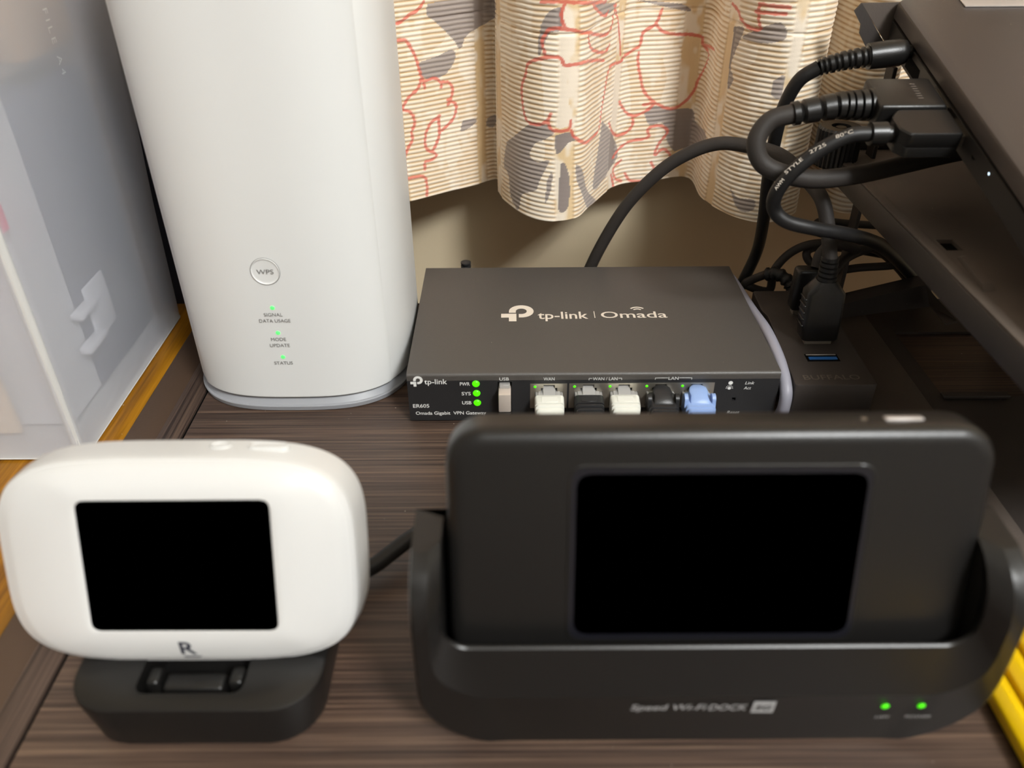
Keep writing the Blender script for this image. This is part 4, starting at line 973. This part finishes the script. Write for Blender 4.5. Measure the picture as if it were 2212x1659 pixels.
part('cord', tube([tuple(a2)] + [Pt(*p) for p in ((1725, 175, yA + 3), (1692, 235, yA + 8), (1672, 310, yA + 14), (1658, 395, yA + 22), (1650, 470, yA + 30), (1636, 540, 112), (1606, 605, 112), (1575, 660, 113))] + [(150, 116, -30), (150, 120, -120)], 3.0, 12), RUBBER, t)
# b) large plug with thick cable
Pb = plug_frame(2025, 225, 0, .5)
yB = Pb.translation.y
t = thing('display_cable', 'thick black display cable with large ribbed sleeve in the middle laptop port', 'cable', M=Pb)
def quad_plug(m_, px, yz, thick, name, t, r=1.6, down=Zl):
    top = [at(u, v, 'y', y_) for u, v, y_ in px]
    return top
# housing: box aligned with the plug frame
Lb = (at(1882, 225, 'y', yB) - at(2030, 225, 'y', yB)).length
bm = bx(1.5, Lb, -10.5, 10.5, -5.4, 5.4, 1.3, 3); part('housing', bm, PLASTIC, t, local=True)
part('shield', bx(-1.5, 1.6, -7, 7, -2.6, 2.6, .3, 1), NICKEL, t, local=True)
part('maker_name', text('CHOSEAL', (Lb * .38, 0, 5.42), (0, -1, 0), (1, 0, 0), width=12, height=2.0) if False else text('IIIIIII', (Lb * .38, 0, 5.42), (0, 1, 0), (-1, 0, 0), width=11, height=2.2), mat('faint print', srgb(92, 84, 78), .5), t, local=True, flat=True)
Pb3 = Pb.to_3x3(); e0 = Pb @ Vector((Lb - .5, 0, 0))
e1 = at(1800, 230, 'y', yB); e2 = at(1712, 246, 'y', yB)
bm = nb(); rel(bm, [e0, e0.lerp(e1, .5), e1, e2], 6.6, 4.9, 7, flat=.92, depth=1.3); part('strain_relief', bm, PLASTIC, t, ang=25)
part('cord', tube([tuple(e1.lerp(e2, .8)), tuple(e2)] + [Pt(*p) for p in ((1662, 262, yB), (1634, 305, yB - 2), (1645, 350, yB - 4), (1690, 375, yB - 6), (1760, 387, yB - 6), (1850, 378, yB - 2), (1950, 356, yB + 4), (2045, 334, yB + 12), (2130, 318, yB + 22))], 3.75, 12), RUBBER2, t)
# c) third plug
Pc = plug_frame(2062, 288, 0, .5)
yC = Pc.translation.y
t = thing('data_cable', 'black data cable with printed markings in the frontmost laptop port', 'cable', M=Pc)
Lc = (at(1930, 290, 'y', yC) - at(2066, 290, 'y', yC)).length
bm = nb()
hr = lambda x, dx, z0, z1: None
rings = []
oc = rounded_poly([Vector((1.2, -8.4, 0)), Vector((Lc - 3, -8.4, 0)), Vector((Lc, -4.6, 0)), Vector((Lc, 4.6, 0)), Vector((Lc - 3, 8.4, 0)), Vector((1.2, 8.4, 0))], 1.4, 4)
cc_ = Vector((Lc / 2, 0, 0))
for z, s in ((-5.2, .93), (-4.6, 1), (-1.0, 1.0), (-.8, .985), (-.6, 1), (4.4, 1), (5.0, .95)):
    rings.append([(cc_.x + (p.x - cc_.x) * s, p.y * s, z) for p in oc])
loft(bm, rings); part('housing', bm, PLASTIC, t, local=True, ang=40)
part('shield', bx(-1.5, 1.4, -6, 6, -2.4, 2.4, .3, 1), NICKEL, t, local=True)
f0 = Pc @ Vector((Lc - .5, 0, 0)); f1 = Pc @ Vector((Lc + 2, 0, 0)); f2 = Pc @ Vector((Lc + 8.4, 0, 0)); 
bm = nb(); sweep(bm, [f0, f1, f1 + (f2 - f1) * .05, f1 + (f2 - f1) * .95, f2], [3.2, 3.2, 4.4, 4.2, 3.2], 20); part('collar', bm, PLASTIC, t, ang=30)
g = [tuple(f1), tuple(f2)] + [Pt(*p) for p in ((1832, 294, yC), (1770, 325, yC), (1712, 372, yC), (1678, 415, yC + 2), (1672, 450, yC + 5), (1698, 478, yC + 4), (1760, 494, yC + 4), (1830, 506, yC + 9), (1890, 524, yC + 26), (1935, 560, 84), (1990, 620, 104))]
cord = tube(g, 2.85, 12); co_ = part('cord', cord, RUBBER, t)
mk = [('80°C', 1824, 289, 20), ('2725', 1766, 320, 30), ('STYLE', 1714, 358, 46), ('AWM', 1683, 398, 60)]
bms = []
for s, u, v, ang in mk:
    p = at(u, v, 'y', yC); vd = (CAM - p).normalized(); xd = Vector((math.cos(math.radians(ang)), 0, math.sin(math.radians(ang)))); xd = (xd - vd * xd.dot(vd)).normalized(); yd = vd.cross(xd)
    bms.append(text(s, p + vd * 2.9, xd, yd, width=len(s) * 1.55, height=1.3, lift=0))
sub('markings', join(*bms), INKW, co_, flat=True)

# stand: base plate, rear bracket, level tray with a turned-down left flange, side bracket
t = thing('laptop_stand', 'dusty black steel stand with level tray under the laptop', 'laptop stand', (300, 20, 0))
ZTr = 85.0; XT = 198.7; FL = 10.5; YN = -97
bm = nb()
slotc = at(2050, 528, 'z', ZTr)
yfar = at(1900, 321, 'z', ZTr).y
def hslab(x0, x1, y0, y1, holes, z0, z1):
    b_ = panel_holes(nb(), x0, x1, y0, y1, holes, z0, z1)           # panel in x/y: swap axes
    for v in b_.verts: v.co = Vector((v.co.x, v.co.z, v.co.y))
    return b_
sx0, sx1 = slotc.x - 3.2, slotc.x + 3.2
part('tray_edge', bx(XT, 209.2, YN, -77.8, ZTr - 1.6, ZTr), STEEL2, t)
part('tray', hslab(XT, 520, -77.8, yfar, [(sx0, sx1, slotc.y - 5.2, slotc.y + 4.2)], ZTr - 1.6, ZTr), STEEL2, t, flat=True)
part('tray_flange', bx(XT - 1.2, XT, YN, yfar, ZTr - FL, ZTr, .5, 2), STEEL, t)
part('tray_hem', bx(XT - .8, XT + 3.6, YN, yfar, ZTr - .2, ZTr + .9, .4, 2), STEEL2, t)
e_ = [at(u, v, 'z', ZTr) for u, v in ((2066, 556), (2080, 552), (2152, 628), (2124, 630))]
bm = nb(); loft(bm, [[p + Vector((0, 0, .05)) for p in e_], [p.lerp(sum(e_, Vector()) / 4, .22) + Vector((0, 0, 1.4)) for p in e_]]); part('embossed_rib', bm, STEEL2, t, flat=True)
yb = 83.0
part('rear_lip', bx(XT, 520, yfar - 1.4, yfar, ZTr, ZTr + 5, .4, 1), STEEL, t)
# rear bracket of the base: top chamfer and front face
B = [at(u, v, 'y', yb) for u, v in ((1800, 662), (2012, 612), (2012, 662), (1900, 676), (1800, 690))]
bm = nb(); loft(bm, [B, [p + Vector((0, 10, 0)) for p in B]]); 
chamf = [at(1800, 662, 'y', yb), at(2012, 612, 'y', yb), at(1996, 596, 'y', yb + 8), at(1800, 642, 'y', yb + 8)]
loft(bm, [chamf, [p + Vector((0, 3, -4)) for p in chamf]]); part('rear_bracket', bm, STEEL, t, flat=True)
G = [at(2000, 618, 'y', yb - 2), at(2068, 693, 'y', yb - 30), at(2040, 698, 'y', yb - 30), at(2008, 660, 'y', yb - 4)]
bm = nb(); loft(bm, [G, [p + Vector((1.0, 0, -1.2)) for p in G]]); part('gusset', bm, STEEL2, t, flat=True)
for x in (300, 490):
    part('post', bx(x, x + 26, 84, 87, 1.4, ZTr - 1.7, .6, 1), STEEL, t)
part('base_plate', hslab(229.5, 520, -150, 106, [(239, 480, 14, 71)], .2, 1.5), STEEL, t, flat=True)
part('base_rail', bx(201.5, 229.4, -90, 104, .3, 3.0, .6, 2), STEEL2, t)
part('slot_shade', bx(sx0 - .4, sx1 + .4, slotc.y - 6, slotc.y + 5, ZTr - 4, ZTr - 1.7), DARK, t)  # dark block added below the tray slot to stand in for shade
part('base_slot_strip', bx(238, 268, 12, 16, 1.55, 3.2, .4, 1), STEEL, t)
# side bracket rising behind the laptop's rear corner
KB = 96.0
f_ = [at(u, v, 'y', KB) for u, v in ((1862, 7), (1950, 5), (1960, 40), (1975, 90), (1960, 135), (1925, 135), (1915, 95))]
bm = nb(); loft(bm, [f_, [p + Vector((0, 1.2, 0)) for p in f_]]); part('side_bracket', bm, STEEL2, t, flat=True)
s_ = [at(u, v, 'y', KB - 1) for u, v in ((1862, 7), (1846, 24), (1860, 53), (1857, 72), (1868, 95), (1885, 130), (1935, 135), (1912, 96))]
bm = nb(); loft(bm, [s_, [p + Vector((0, 1.0, 0)) for p in s_]]); part('side_bracket', bm, STEEL, t, flat=True)
part('bracket_post', join(bx(214, 216, 90, 98, 1.4, 126, .3, 1)), STEEL, t)
# knurled knob on the tray's rear corner
kc = at(1818, 272, 'y', 92)
t = thing('knurled_knob', 'round knurled black knob beside the rear corner of the tray', 'knob', (kc.x, kc.y, kc.z - 18))
bm = nb(); Nn_ = 60
def kr(r, z, k=0): return [(kc.x + (r + (k if i % 2 else 0)) * math.cos(2 * PI * i / Nn_), kc.y + (r + (k if i % 2 else 0)) * math.sin(2 * PI * i / Nn_), kc.z + z) for i in range(Nn_)]
loft(bm, [kr(9, -18, .5), kr(9.6, -17, .6), kr(9.6, -1, .6), kr(9, 0), kr(4.4, 0), kr(4.2, -1.5), kr(2.6, -1.5), kr(2.4, -.4), kr(.4, -.4)]); part('grip', bm, PLASTIC, t, ang=20)
part('bolt', bx(kc.x - 1.5, kc.x + 22, kc.y - 1.5, kc.y + 1.5, kc.z - 20.5, kc.z - 17.8), STEEL, t)

# yellow rods at the lower right
for i, (dx, y1, z) in enumerate(((0, -112, 4.0), (8.7, -104, 4.0), (17.6, -98, 4.0))):
    x = 187.2 + dx
    bm = nb()
    sec = [(4.1 * math.cos(a) * (1 if k % 2 else 1), 4.0 * math.sin(a)) for k, a in enumerate([math.radians(30 + 60 * k) for k in range(6)])]
    rr = [p for p in rounded_poly([Vector((a, 0, b)) for a, b in sec], .9, 3)]
    loft(bm, [[Vector((x + p.x * s, y, z + p.z * s)) for p in rr] for y, s in ((-255, .8), (-254, 1), (y1 - 1, 1), (y1, .8))])
    single('yellow_rod', bm, YELLOW, ('leftmost yellow plastic rod beside the right end of the black dock', 'middle yellow plastic rod right of the black dock', 'shaded rearmost yellow plastic rod at the right frame edge')[i], 'rod', group='yellow rods beside the dock', ang=50)
